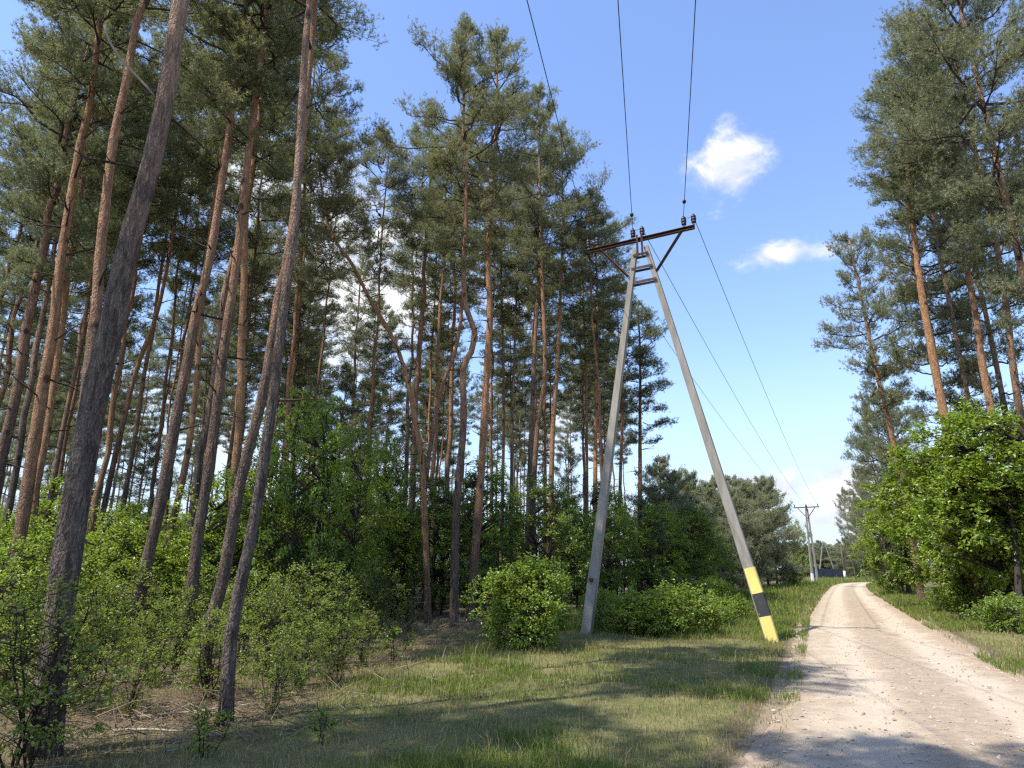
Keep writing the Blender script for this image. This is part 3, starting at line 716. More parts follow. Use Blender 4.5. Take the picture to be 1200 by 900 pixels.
# ------------------------------------------------------------------ leafy shrubs and trees
def leafy(seed, H, R, n_cl, per_cl, lpc, leaf, mats, stems=5, zlow=.12, squash=.5, trunk_r=.02, flat=.8):
    """returns (stems mesh, foliage mesh): clusters of leafy sprays inside an egg-shaped envelope"""
    rg = np.random.default_rng(seed); gs, gl = Geo(), Geo()
    C = []
    while len(C) < n_cl:
        p = rg.uniform(-1, 1, 3); q = np.linalg.norm(p)
        if q > 1 or q < .35: continue
        if rg.random() > q ** 1.3: continue
        zz = zlow + (1 - zlow) * (p[2] * .5 + .5)
        lump = .8 + .4 * math.sin(3 * math.atan2(p[1], p[0]) + seed) * math.sin(4 * zz + seed * 1.7)
        C.append(np.array([p[0] * R * lump, p[1] * R * lump, zz * H]))
    base = [np.array([rg.normal(0, R * .10), rg.normal(0, R * .10), -.04]) for _ in range(stems)]
    axes = []
    for b in base:
        top = np.array([b[0] * 2.5 + rg.normal(0, R * .3), b[1] * 2.5 + rg.normal(0, R * .3), H * rg.uniform(.72, .97)])
        s = np.linspace(0, 1, 9)[:, None]
        Q = b + (top - b) * s + np.cumsum(rg.normal(0, .018, (9, 3)), 0) * H * np.minimum(1, s * 3)
        gs.tube(Q, trunk_r * H / 2 * (1 - .85 * s[:, 0]) + .004, 6, 0, s[:, 0], cap=False); axes.append(Q)
    PP, DD = [], []
    for c in C:
        Q = axes[rg.integers(0, stems)]; zt = max(.1 * H, c[2] - .45 * np.hypot(c[0], c[1]) - .08 * H)
        k = int(np.clip(np.searchsorted(Q[:, 2], zt), 1, 8)); b = Q[k]
        mid = (b + c) / 2 + np.array([0, 0, .06 * H]) + rg.normal(0, .03, 3) * H
        s = np.linspace(0, 1, 5)[:, None]
        curve = (1 - s) ** 2 * b + 2 * s * (1 - s) * mid + s ** 2 * c
        gs.tube(curve, (trunk_r * H / 2 * .32) * (1 - .8 * s[:, 0]) + .002, 4, 0, .6, cap=False)
        outw = unit(c - np.array([0, 0, H * .4])); outw = unit(outw + np.array([0, 0, .1]))
        for _ in range(per_cl):
            d = unit(outw + rg.normal(0, .75, 3) * np.array([1, 1, .55])); ln = rg.uniform(.10, .26) * R ** .5
            e = c + d * ln + rg.normal(0, .05, 3) * R
            gs.tube(np.array([c, (c + e) / 2 + rg.normal(0, .02, 3), e]), np.array([.005, .004, .002]), 3, 0, .8, cap=False)
            t_ = rg.uniform(.15, 1.1, lpc)[:, None]
            side = unit(np.cross(d, np.array([0, 0, 1.])))
            sg = np.where(rg.random(lpc) > .5, 1., -1.)[:, None]
            PP.append(c + (e - c) * t_ + rg.normal(0, .03 * R ** .5, (lpc, 3)))
            DD.append(d * .6 + side * sg * rg.uniform(.3, 1., (lpc, 1)) + rg.normal(0, .3, (lpc, 3)) - np.array([0, 0, .15]))
    P = np.concatenate(PP); D = np.concatenate(DD)
    ok = P[:, 2] > .04; P, D = P[ok], D[ok]
    add_leaves(gl, P, D, leaf * rg.uniform(.6, 1.25, len(P)), rg, 0, flat)
    return gs.mesh('shrub_stems', M['bark_leafy'], True), gl.mesh('shrub_foliage', mats)
SH = {}
SH['front'] = leafy(301, 1.65, 1.05, 330, 5, 8, .066, M['leaf_yellow'], 8, .02, trunk_r=.016)
SH['low'] = leafy(302, 1.0, 1.05, 170, 5, 8, .068, M['leaf_yellow'], 8, .02, trunk_r=.016)
SH['low2'] = leafy(303, .9, 1.0, 150, 5, 8, .066, M['leaf'], 8, .02, trunk_r=.016)
SH['airy'] = leafy(304, 2.1, .95, 95, 4, 7, .06, M['leaf_olive'], 6, .10, trunk_r=.014)
SH['airy2'] = leafy(305, 2.4, 1.1, 130, 4, 7, .064, M['leaf_olive'], 7, .06, trunk_r=.013)
SH['hedge'] = leafy(306, 2.7, 1.5, 210, 5, 8, .08, M['leaf_yellow'], 6, .04, trunk_r=.014)
SH['hedge2'] = leafy(307, 3.0, 1.5, 190, 5, 8, .074, M['leaf'], 6, .05, trunk_r=.014)
SH['sap'] = leafy(308, 5.0, 1.9, 170, 6, 8, .10, M['leaf'], 3, .08, trunk_r=.018, flat=1.0)
SH['sap2'] = leafy(309, 6.0, 1.9, 170, 6, 8, .105, M['leaf_dark'], 2, .06, trunk_r=.018, flat=1.0)
SH['sap3'] = leafy(310, 4.4, 1.7, 150, 6, 8, .10, M['leaf_dark'], 3, .04, trunk_r=.018, flat=1.0)
SH['maple'] = leafy(311, 7.2, 3.0, 330, 9, 10, .14, M['leaf_yellow'], 4, .17, trunk_r=.045, flat=1.0)
SH['maple2'] = leafy(312, 5.6, 2.5, 240, 8, 10, .13, M['leaf'], 3, .05, trunk_r=.03, flat=1.0)
SH['sprig'] = leafy(313, .55, .26, 26, 3, 6, .045, M['leaf'], 4, .12, trunk_r=.010)
SHH = {'front': 1.65, 'low': 1.0, 'low2': .9, 'airy': 2.1, 'airy2': 2.4, 'hedge': 2.7, 'hedge2': 3.0, 'sap': 5, 'sap2': 6, 'sap3': 4.4, 'maple': 7.2, 'maple2': 5.6, 'sprig': .55}
def shrub(kind, x, y, h, label, group, wide=1.0, name='shrub', cat='shrub'):
    s = h / SHH[kind]
    T = thing(name, label, cat, (x, y, float(relief(x, y)) if kind == 'sprig' else 0), group, rr.uniform(0, 6.28))
    tree = name != 'shrub'
    link('trunk' if tree else 'stems', SH[kind][0], T, sc=(s * wide, s * wide, s)); link('crown' if tree else 'foliage', SH[kind][1], T, sc=(s * wide, s * wide, s))
    return T
gB = 'bushes on the grass verge'
p = G(619, 766); shrub('front', p.x, p.y + .75, 1.75, 'round bright green bush alone on the grass left of the left concrete leg', gB, .98)
for (px, py, h, kd, w, lab) in [(716, 740, .95, 'low2', .9, 'low green bush touching the right side of the left concrete leg'), (757, 747, 1.0, 'low', 1.0, 'yellow-green bush midway between the concrete legs'),
                                (795, 747, 1.15, 'low', 1.05, 'largest yellow-green bush between the legs, nearer the painted leg'), (835, 735, .8, 'low2', 1.1, 'pale low bush just left of the painted concrete leg'),
                                (862, 726, .75, 'low', 1.0, 'small yellow bush behind the foot of the painted leg'), (840, 716, 1.2, 'low2', .8, 'upright green bush behind the pale low bush')]:
    p = G(px, py); shrub(kd, p.x, p.y + .4, h, lab, gB, w)
p = G(928, 687); shrub('front', p.x, p.y, 2.3, 'lone rounded bush on the verge before the far pole', gB, .8)
gF = 'shrubs at the front of the left forest'
front = [(88, 838, 1.15, 'airy', 'knee-high sparse bush right of the thickest trunk foot'), (150, 842, .8, 'airy', 'small sparse bush on the dry brush at lower left'), (246, 822, 1.1, 'airy2', 'sparse bush touching the left side of the front twin trunk'), (318, 838, .85, 'airy', 'small sparse bush on the grass edge right of the front twin trunk'), (392, 802, 1.1, 'airy2', 'sparse bush out on the grass edge beyond the twin trunks'), (285, 778, 1.6, 'airy2', 'sparse bush just behind the front twin trunk'), (424, 782, .9, 'airy', 'low sparse bush at the edge of the grass left of the bowed trunk'), (140, 778, 1.7, 'airy2', 'sparse bush left of the stem with pale patches'), (236, 768, 1.6, 'airy', 'sparse bush between the pinkish pine and the twin trunks'), (350, 812, 1.0, 'airy', 'waist-low sparse bush before the airy shrub right of the twin trunks'),
         (22, 905, 1.5, 'airy2', 'leafy sprig bush in front of the thickest trunk at the lower left corner'), (110, 800, 1.45, 'airy2', 'airy shrub just right of the thickest trunk'),
         (-20, 830, 2.0, 'hedge2', 'shrub cut by the left frame edge beside the thickest trunk'), (178, 806, 1.15, 'airy2', 'airy shrub below the dark leaning stem with pale patches'),
         (205, 790, 1.3, 'airy', 'thin-stemmed shrub left of the twin trunks'), (305, 795, 1.5, 'airy2', 'shrub right of the front twin trunk with bare lower stems'),
         (345, 775, 1.7, 'airy2', 'airy shrub two metres right of the twin trunks'), (385, 765, 1.7, 'airy', 'outermost airy shrub on the brown litter'),
         (435, 748, 1.8, 'airy', 'small grey-green shrub left of the bowed trunk'), (478, 742, .9, 'airy', 'tiny shrub at the foot of the bowed trunk'),
         (60, 757, 2.5, 'hedge', 'dense bright shrub behind the thickest trunk'), (122, 750, 2.7, 'hedge', 'dense bright shrub filling the gap right of the thickest trunk'),
         (190, 747, 2.5, 'hedge2', 'dense dull shrub between the leaning stem and the pinkish pine'), (262, 745, 2.7, 'hedge', 'dense shrub behind the twin trunks'),
         (322, 742, 3.0, 'hedge', 'sunny shrub right behind the twin trunks'), (370, 740, 2.7, 'hedge2', 'dull shrub behind the outer airy shrubs'), (0, 770, 2.6, 'hedge', 'bright shrub at the left frame edge behind the front ones')]
for (px, py, h, kd, lab) in front:
    p = G(px, py); shrub(kd, p.x, p.y, h, lab, gF, rr.uniform(.9, 1.05))
gS = 'leafy saplings under the pines'
zl = [(130, 'leafy sapling under the pines at the far left'), (280, 'leafy sapling under the pines between the thickest trunk and the twin trunks'), (420, 'bright leafy sapling under the pines right of the twin trunks'),
      (530, 'shaded leafy sapling around the bowed trunk'), (700, 'shaded leafy sapling behind the lone green bush'), (3000, 'leafy sapling at the forest edge behind the concrete legs')]
sp = []; tries = 0
while len(sp) < 112 and tries < 8000:
    tries += 1
    y = rr.uniform(16, 52); x = rr.uniform(-34, 22)
    if x > forest_l(y) - .8: continue
    p, _ = px_of(x, y)
    if p < -40: continue
    if 400 < p < 520 and y < 22.5: continue
    if 480 <= p < 610 and y < 25.5: continue
    if 610 <= p < 650 and y < 22.0: continue
    if any((x - a) ** 2 + (y - b) ** 2 < 2.0 for a, b in sp): continue
    if any((x - a) ** 2 + (y - b) ** 2 < .3 for a, b in placed): continue
    sp.append((x, y))
    zi = next(i for i, z in enumerate(zl) if p < z[0])
    kd = rr.choice(['sap', 'sap', 'sap3', 'hedge'] if zi < 3 else ['sap2', 'sap3', 'sap2', 'sap'])
    h = SHH[kd] * rr.uniform(.75, 1.05) * (.8 if y < 17 else 1)
    shrub(kd, x, y, h, zl[zi][1], zl[zi][1].replace('leafy sapling', 'saplings'), name='leafy_sapling', cat='sapling')
edge = [(338, 748, 6.4, 'sap', 'tall loose sapling rising right beside the crossing twin trunks'), (392, 738, 6.0, 'sap', 'tall loose sapling midway between twin trunks and bowed trunk'), (448, 722, 6.8, 'sap', 'tall loose sapling left of the bowed trunk'), (292, 742, 5.4, 'sap', 'loose bright sapling seen between the pinkish pine and the twin trunks'),
        (715, 712, 4.6, 'sap2', 'deep green tree behind the left concrete leg'), (772, 706, 5.2, 'sap', 'bright round-crowned young tree right of the last tall pine'),
        (812, 701, 5.4, 'sap', 'round bright young tree at the end of the leafy edge'), (795, 702, 3.4, 'sap3', 'low leafy tree under the round bright ones'), (675, 714, 4.4, 'sap2', 'leafy tree left of the left concrete leg'),
        (941, 679.5, 11, 'sap', 'slender bright green tree behind the far pole')]
for (px, py, h, kd, lab) in edge:
    p = G(px, py); shrub(kd, p.x, p.y, h, lab, 'leafy trees at the forest edge', .62 if h > 9 else (.6 if px < 500 else 1.15), name='leafy_tree', cat='leafy tree')
gM = 'leafy trees right of the road'
shrub('maple', 16.0, 22.3, 7.0, 'large bright yellow-green leafy tree leaning over the right verge', gM, .95, name='leafy_tree', cat='leafy tree')
shrub('maple2', 19.8, 30.5, 7.2, 'darker leafy tree at the roadside left of the large bright one', gM, 1.0, name='leafy_tree', cat='leafy tree')
shrub('maple2', 18.9, 22.5, 6.4, 'leafy tree at the right frame edge behind the dark trunks', gM, 1.0, name='leafy_tree', cat='leafy tree')
shrub('maple2', 26.2, 46.5, 5.8, 'low rounded leafy tree where the foliage meets the road', gM, 1.05, name='leafy_tree', cat='leafy tree')
shrub('maple2', 17.3, 26.0, 3.4, 'low leafy mass at the foot of the large bright tree', gM, 1.0, name='leafy_tree', cat='leafy tree')
for (px, py, h, kd, lab) in [(1190, 742, .9, 'low2', 'small bush right of the dark trunk bases by the right frame edge'), (1118, 718, 1.0, 'low2', 'small bush at the verge left of the dark trunk bases')]:
    p = G(px, py); shrub(kd, p.x, p.y, h, lab, 'small bushes on the right verge', .9)
# dark leafy stems at the right, by the pine
for (px, py, w, top, lab) in [(1172, 728, .13, (1140, 560), 'dark forked leafy-tree stem just right of the snagged pine'), (1196, 735, .11, (1180, 560), 'dark leaning stem at the right frame edge')]:
    b = G(px, py); tpt = at(*top, b.y + 1.0)
    T = thing('leafy_tree', lab, 'leafy tree', b, gM); g = Geo()
    P = smooth_path([(0, 0, -.05), tuple((tpt - b) * .5 + Vector((.08, 0, .1))), tuple(tpt - b)]); s = np.linspace(0, 1, len(P))
    g.tube(P, w * (1 - .6 * s) * (1 + .4 * np.exp(-s * 18)), 10, 0, s, rough=.04, rg=RG); link('trunk', g.mesh('leafy_trunk', M['bark_leafy'], True), T)
    k = .5; link('crown', SH['sap'][1], T, tuple(tpt - b - Vector((0, 0, 2.2))), (0, 0, 1), (k, k, k))

# ------------------------------------------------------------------ the power line
LF = Vector((.445, .895, 0)); ARM = Vector((.885, -.466, 0))
def concrete_leg(g, a, b, w0, w1, d0, d1, side, mat=0):
    """tapered concrete beam with a recessed channel on both broad faces; side = direction of its width"""
    a, b = Vector(a), Vector(b); ax = (b - a).normalized(); sx = (Vector(side) - ax * ax.dot(Vector(side))).normalized(); sy = ax.cross(sx)
    prof = [(-1, -.88), (-.92, -1), (.92, -1), (1, -.88), (1, .88), (.92, 1), (-.92, 1), (-1, .88)]
    n = 14; V = []
    for i in range(n + 1):
        f = i / n; w = (w0 + (w1 - w0) * f) / 2; d = (d0 + (d1 - d0) * f) / 2; c = a + (b - a) * f
        V += [tuple(c + sx * (p[0] * w) + sy * (p[1] * d)) for p in prof]
    k = len(prof); q = [(i * k + j, i * k + (j + 1) % k, (i + 1) * k + (j + 1) % k, (i + 1) * k + j) for i in range(n) for j in range(k)]
    tr = [(n * k, n * k + j, n * k + j + 1) for j in range(1, k - 1)]
    g.add(V, tr, q, mat)
def insulator(parent, p, s=.88):
    g = Geo(); prof = [(.045, 0), (.075, .02), (.08, .07), (.055, .09), (.085, .115), (.088, .165), (.06, .185), (.082, .21), (.08, .26), (.05, .29), (.035, .33), (.015, .335)]
    a = np.arange(12) * 2 * PI / 12; n = len(prof)
    V = [(r * s * math.cos(x), r * s * math.sin(x), z * s) for r, z in prof for x in a]
    g.add(np.array(V) + np.array(p) + np.array([0, 0, .06]), [((n - 1) * 12, (n - 1) * 12 + j, (n - 1) * 12 + j + 1) for j in range(1, 11)], [(i * 12 + j, i * 12 + (j + 1) % 12, (i + 1) * 12 + (j + 1) % 12, (i + 1) * 12 + j) for i in range(n - 1) for j in range(12)])
    o = link('insulator', g.mesh('insulator', M['porcelain'], True), parent)
    g2 = Geo(); g2.tube([tuple(p), (p[0], p[1], p[2] + .07)], .032, 8); link('pin', g2.mesh('pin', M['pin'], True), o)
    return o
PC = Vector((3.80, 17.55, 0)); ARMZ = 11.02
pole = thing('power_pole', 'A-shaped concrete power pole with rusty crossarm and a black-and-yellow banded leg', 'power pole', PC)
fl = G(680, 746) - PC; fr = G(907, 752) - PC
fl = ARM * fl.dot(ARM) + LF * (fl.dot(LF) * .6); fr = ARM * fr.dot(ARM) + LF * (fr.dot(LF) * .6)
tl = ARM * -.165 + Vector((0, 0, 10.76)); tr_ = ARM * .165 + Vector((0, 0, 10.76))
g = Geo(); concrete_leg(g, fl - Vector((0, 0, .1)), tl, .27, .14, .21, .135, ARM); lego = link('leg', g.mesh('leg', M['concrete']), pole)
g = Geo(); dl = (tl - fl); c = fl + dl * .128; g.box(c - LF * .135, (.05, .03, .045), (ARM, LF, Vector((0, 0, 1))))
link('bracket', g.mesh('bracket', M['rust']), lego)
g = Geo(); concrete_leg(g, fr - Vector((0, 0, .1)), tr_, .27, .14, .21, .135, ARM); lego = link('leg', g.mesh('leg', M['concrete']), pole)
dr_ = (tr_ - fr)
def leg_frac(py):
    best = min(range(400), key=lambda i: abs(px_of(*( (fr + dr_ * (i / 1000)) + PC))[1] - py)); return best / 1000
fracs = [0.0, leg_frac(722), leg_frac(695), leg_frac(665)]
for a, b, mm in ((0, 1, 'yellow'), (1, 2, 'black'), (2, 3, 'yellow')):
    f0, f1 = fracs[a], fracs[b]; L0 = lambda f: (.27 - .13 * f + .006, .21 - .075 * f + .006)
    p0 = fr + dr_ * f0 - (Vector((0, 0, .06)) if a == 0 else Vector()); p1 = fr + dr_ * (f1 - .0004)
    g = Geo(); concrete_leg(g, p0, p1, L0(f0)[0], L0(f1)[0], L0(f0)[1], L0(f1)[1], ARM)
    tag(link('painted_band', g.mesh('painted_band', M[mm]), lego), mm + ' painted band')
# steelwork
UPV = Vector((0, 0, 1))
g = Geo(); A0, A1 = ARM * -1.62 + UPV * ARMZ, ARM * 1.60 + UPV * ARMZ
g.bar(A0, A1, .012, .11); g.bar(A0 + Vector((0, 0, -.049)) - LF * .05, A1 + Vector((0, 0, -.049)) - LF * .05, .09, .012); g.bar(A0 + Vector((0, 0, .049)) - LF * .05, A1 + Vector((0, 0, .049)) - LF * .05, .09, .012)
link('crossarm', g.mesh('crossarm', M['rust']), pole)
for s, tpp in ((-1, tl - dl.normalized() * .9), (1, tr_ - dr_.normalized() * .9)):
    g = Geo(); e0 = tpp + ARM * s * .08 - LF * .09; e1 = ARM * s * 1.22 + UPV * (ARMZ - .06) - LF * .05
    g.bar(e0, e1, .012, .085); g.bar(e0 - LF * .03 + UPV * .03, e1 - LF * .03 + UPV * .03, .06, .012); link('brace', g.mesh('brace', M['rust']), pole)
g = Geo()
for sgn in (-1, 1): g.bar(ARM * (-.07) * sgn + UPV * 10.42 - LF * .12, ARM * (-.07) * sgn + UPV * (ARMZ + .12) - LF * .12, .06, .05, up=(1, 0, 0))
link('post_bracket', g.mesh('post_bracket', M['rust']), pole)
for z in (10.52, 10.1, 9.66):
    x0 = (tl - dl * ((10.76 - z) / 10.76)).dot(ARM); x1 = (tr_ - dr_ * ((10.76 - z) / 10.76)).dot(ARM)
    g = Geo(); 
    for sg in (-1, 1): g.bar(ARM * (x0 - .02) + UPV * z + LF * .10 * sg, ARM * (x1 + .02) + UPV * z + LF * .10 * sg, .016, .075)
    link('rung', g.mesh('rung', M['rust']), pole)
INS = []
for cx in (-1.48, -.06, 1.45):
    pair = [ARM * (cx - .14) + UPV * (ARMZ + .06), ARM * (cx + .14) + UPV * (ARMZ + .06)]
    for p in pair: insulator(pole, tuple(p - LF * .04))
    INS.append(pair)
    g = Geo(); a = pair[0] + UPV * .34 - LF * .04; b = pair[1] + UPV * .34 - LF * .04; mid = (a + b) / 2 - UPV * .14
    s = np.linspace(0, 1, 9)[:, None]; g.tube((1 - s) ** 2 * np.array(a) + 2 * s * (1 - s) * np.array(mid) + s ** 2 * np.array(b), .008, 5)
    link('jumper_wire', g.mesh('jumper_wire', M['wire'], True), pole)
# farther poles
def far_pole(x, y, label, H, spread, axis_, arm=True, white=True, thick=1.0):
    T = thing('power_pole', label, 'power pole', (x, y, 0), 'poles of the line down the road')
    top = UPV * H
    legs = []
    for s in (-1, 1):
        f = axis_ * (s * spread / 2); e = top + axis_ * (s * .14)
        g = Geo(); concrete_leg(g, f - UPV * .1, e, .28 * thick, .17 * thick, .22 * thick, .15 * thick, axis_); lo = link('leg', g.mesh('leg', M['concrete']), T); legs.append((f, e))
        if white and s == -1:
            g = Geo(); concrete_leg(g, f - UPV * .05, f + (e - f) * .13, .30 * thick, .29 * thick, .24 * thick, .23 * thick, axis_); link('painted_band', g.mesh('painted_band', M['white']), lo)
    for z in (.2, .36, .52, .68, .84):
        g = Geo(); g.bar(legs[0][0].lerp(legs[0][1], z), legs[1][0].lerp(legs[1][1], z), .10, .10); link('rung', g.mesh('rung', M['rust']), T)
    if arm:
        g = Geo(); g.bar(ARM * -1.65 + UPV * (H + .25), ARM * 1.65 + UPV * (H + .25), .16, .14); link('crossarm', g.mesh('crossarm', M['rust']), T)
        g = Geo(); g.bar(UPV * (H - .2), UPV * (H + .5), .2, .2, up=(1, 0, 0)); link('post_bracket', g.mesh('post_bracket', M['rust']), T)
        for s in (-1, 1):
            g = Geo(); g.bar(UPV * (H - 1.3), ARM * s * 1.1 + UPV * (H + .18), .10, .10, up=(.4, .8, 0)); link('brace', g.mesh('brace', M['rust']), T)
        for cx in (-1.5, 0, 1.5): insulator(T, tuple(ARM * cx + UPV * (H + .32)))
    return T
FPp = Vector((41.1, 93.0, 0)); far_pole(FPp.x, FPp.y, 'far power pole with white-painted foot on the left verge', 9.9, .75, (ARM * .8 + LF * .6).normalized())
v = at(968, 660, 175); far_pole(v.x, 175, 'A-shaped concrete pole in the far distance by the blue fence', 9.0, 4.6, Vector((1, 0, 0)), arm=False, white=False)
v = at(988, 660, 150); T = thing('wooden_post', 'slim far post with a white foot beside the end of the road', 'post', (v.x, 150, 0))
g = Geo(); g.tube([(0, 0, -.1), (0, 0, 4), (.03, 0, 7.5)], [.17, .14, .10], 8); link('shaft', g.mesh('shaft', M['bark_orange'], True), T)
g = Geo(); g.tube([(0, 0, 0), (0, 0, 1.6)], [.26, .24], 8); link('painted_band', g.mesh('painted_band', M['white'], True), T)

def sag_wire(a, b, sag, label, group='wires of the power line', clamp=None):
    s = np.linspace(0, 1, 40)[:, None]; P = np.array(a) + (np.array(b) - np.array(a)) * s - np.array([0, 0, 1]) * sag * 4 * s * (1 - s)
    g = Geo(); g.tube(P, .0095, 5); o = link('wire', g.mesh('wire', M['wire'], True)); tag(o, label, 'wire', group)
    if clamp:
        p = P[0] + (P[1] - P[0]) / np.linalg.norm(P[1] - P[0]) * clamp; d = unit(P[1] - P[0])
        g = Geo(); g.tube(np.array([p - d * .07, p - d * .03, p + d * .03, p + d * .07]), np.array([.012, .05, .05, .012]), 8); link('clamp', g.mesh('clamp', M['porcelain'], True), o)
nm = ['left', 'middle', 'right']
for i, (px, cx) in enumerate(((615, -1.5), (724, 0), (817, 1.5))):
    a = INS[i][0] + PC + UPV * .33 - LF * .04
    q = ray(px, 0); t_ = 9.3 / q.z; b = Vector((q.x * t_, q.y * t_, 10.9))
    d = (b - a); d.z = 0; e = a + d.normalized() * 62; e.z = a.z
    sag_wire(a, e, .62, nm[i] + ' overhead wire from the near crossarm up and out over the camera', clamp=.9)
    a = INS[i][1] + PC + UPV * .28 - LF * .04; e = FPp + ARM * cx + UPV * 10.5
    sag_wire(a, e, 1.0, nm[i] + ' overhead wire from the near crossarm to the far pole')

# blue fence far behind the pole
v0, v1 = at(953, 665, 150), at(986, 665, 158); T = thing('fence', 'dark blue panel fence far behind the far pole', 'fence', (v0.x, v0.y, 0))
d = Vector((v1.x - v0.x, v1.y - v0.y, 0)); n = 3
for i in range(n):
    g = Geo(); g.bar(d * ((i + .01) / n) + UPV * 1.1, d * ((i + .99) / n) + UPV * 1.1, .06, 1.9); link('panel', g.mesh('panel', M['bluefence']), T)
for i in range(n + 1):
    g = Geo(); g.bar(d * (i / n) - UPV * .1, d * (i / n) + UPV * 2.2, .14, .14, up=(1, 0, 0)); link('post', g.mesh('post', M['bluefence']), T)

# ------------------------------------------------------------------ grass
def grass_points(n, ylo, yhi, side, rg, power=1.0):
    y = (ylo ** (1 - power) + rg.random(n) * (yhi ** (1 - power) - ylo ** (1 - power))) ** (1 / (1 - power)) if power != 1 else ylo * (yhi / ylo) ** rg.random(n)
    if side == 'l':
        lo = np.maximum(forest_l(y) - 3.2, -.80 * (y + 1)); hi = road_l(y) + .32
    else:
        lo = road_r(y) - .32; hi = np.minimum(forest_r(y) + .8, .85 * (y + 1) + 1)
    ok = hi > lo; y, lo, hi = y[ok], lo[ok], hi[ok]
    x = lo + (hi - lo) * rg.random(len(y))
    return x, y
def grass(name, x, y, rg, hgt, wid, label):
    d_edge = np.minimum(np.abs(road_l(y) - x), np.abs(x - road_r(y)))
    patch = fbm(x * .7, y * .7, 33); fine = fbm(x * 3, y * 3, 41)
    lush = np.clip((patch - .45 + .16 * np.clip((y - 15) / 6, 0, 1)) * 5, 0.05, 1) * (1 - .55 * np.clip((forest_l(y) + .4 - x), 0, 1))
    woods = np.clip((forest_l(y) - .3 - x) / 1.2, 0, 1)
    keep = rg.random(len(x)) < (1 - .62 * woods) * np.clip(.25 + .75 * lush, 0, 1) * np.clip(d_edge / .35 + .12, 0, 1) * np.clip((fine - .25) * 4, .15, 1)
    x, y, lush, patch, woods = x[keep], y[keep], lush[keep], patch[keep], woods[keep]; n = len(x)
    z = relief(x, y) - .01
    tall = rg.random(n) < .045 + .06 * lush
    h = hgt(y) * rg.uniform(.45, 1.2, n) * (.65 + .6 * lush) * np.where(tall, rg.uniform(1.6, 2.6, n), 1); w = wid(y) * rg.uniform(.7, 1.3, n)
    az = rg.uniform(0, 2 * PI, n); ln = rg.uniform(.1, .75, n)
    dx, dy = np.cos(az), np.sin(az)
    a2 = rg.uniform(0, PI, n); sx, sy = np.cos(a2) * w / 2, np.sin(a2) * w / 2
    b0 = np.stack([x - sx, y - sy, z], -1); b1 = np.stack([x + sx, y + sy, z], -1)
    mx, my, mz = x + dx * h * ln * .3, y + dy * h * ln * .3, z + h * .6
    m0 = np.stack([mx - sx * .7, my - sy * .7, mz], -1); m1 = np.stack([mx + sx * .7, my + sy * .7, mz], -1)
    tp = np.stack([x + dx * h * ln, y + dy * h * ln, z + h * (1 - .25 * ln)], -1)
    V = np.stack([b0, b1, m1, m0, tp], 1).reshape(-1, 3); k = np.arange(n)[:, None] * 5
    g = Geo()
    dry = np.clip(.55 * woods + rg.normal(.60, .28, n) - .66 * (lush - .35) + .18 * (rg.random(n) < .1), 0, 1)
    g.add(V, k + np.array([[3, 2, 4]]), k + np.array([[0, 1, 2, 3]]), 0, np.repeat(dry, 5))
    tag(link(name, g.mesh(name, M['grass'])), label, 'grass', kind='stuff')
m, t, out = mat('grass_blades')
dr = t.new('ShaderNodeAttribute', attribute_name='tone').outputs['Fac']
ri = t.new('ShaderNodeNewGeometry').outputs['Random Per Island']
gc = t.mix(ri, (.095, .150, .026), (.195, .250, .050)); gc = t.mix(t.ramp(dr, .25, .80), gc, t.mix(ri, (.27, .22, .09), (.44, .36, .18)))
d = t.new('ShaderNodeBsdfDiffuse'); t.link(gc, d.inputs[0]); tr = t.new('ShaderNodeBsdfTranslucent'); t.link(gc, tr.inputs[0])
ms = t.new('ShaderNodeMixShader'); ms.inputs[0].default_value = .35; t.link(d.outputs[0], ms.inputs[1]); t.link(tr.outputs[0], ms.inputs[2]); t.link(ms.outputs[0], out.inputs[0])
M['grass'] = m
rg = np.random.default_rng(77)
x, y = grass_points(330000, 4.5, 26, 'l', rg, 1.15)
grass('grass', x, y, rg, lambda y: .085 + .0022 * y, lambda y: .0042 + .00045 * y, 'patchy green and straw-coloured grass on the left verge')
x, y = grass_points(90000, 24, 150, 'l', rg, 1.3)
grass('grass', x, y, rg, lambda y: .14 + .0012 * y, lambda y: .010 + .0006 * y, 'green grass strip along the left of the road farther off')
x, y = grass_points(90000, 9, 110, 'r', rg, 1.3)
grass('grass', x, y, rg, lambda y: .12 + .001 * y, lambda y: .006 + .0005 * y, 'green grass verge right of the road')

# seedlings and weeds on the verge
for i, (px, py, h) in enumerate([(240, 885, .42), (375, 870, .3), (462, 776, .62), (330, 822, .5)]):
    p = G(px, py)
    shrub('sprig', p.x, p.y, h, ['leafy seedling on the grass at the bottom left of the verge', 'small leafy weed near the bottom of the grass', 'knee-high leafy seedling below the bowed trunk', 
          'seedling at the edge of the brush right of the twin trunks', 'small weed in the grass before the lone green bush', 'weed at the bottom edge of the grass', 'weed just before the lone green bush', 'weed in the grass nearer the road'][i], 'weeds on the verge', name='weed', cat='weed')

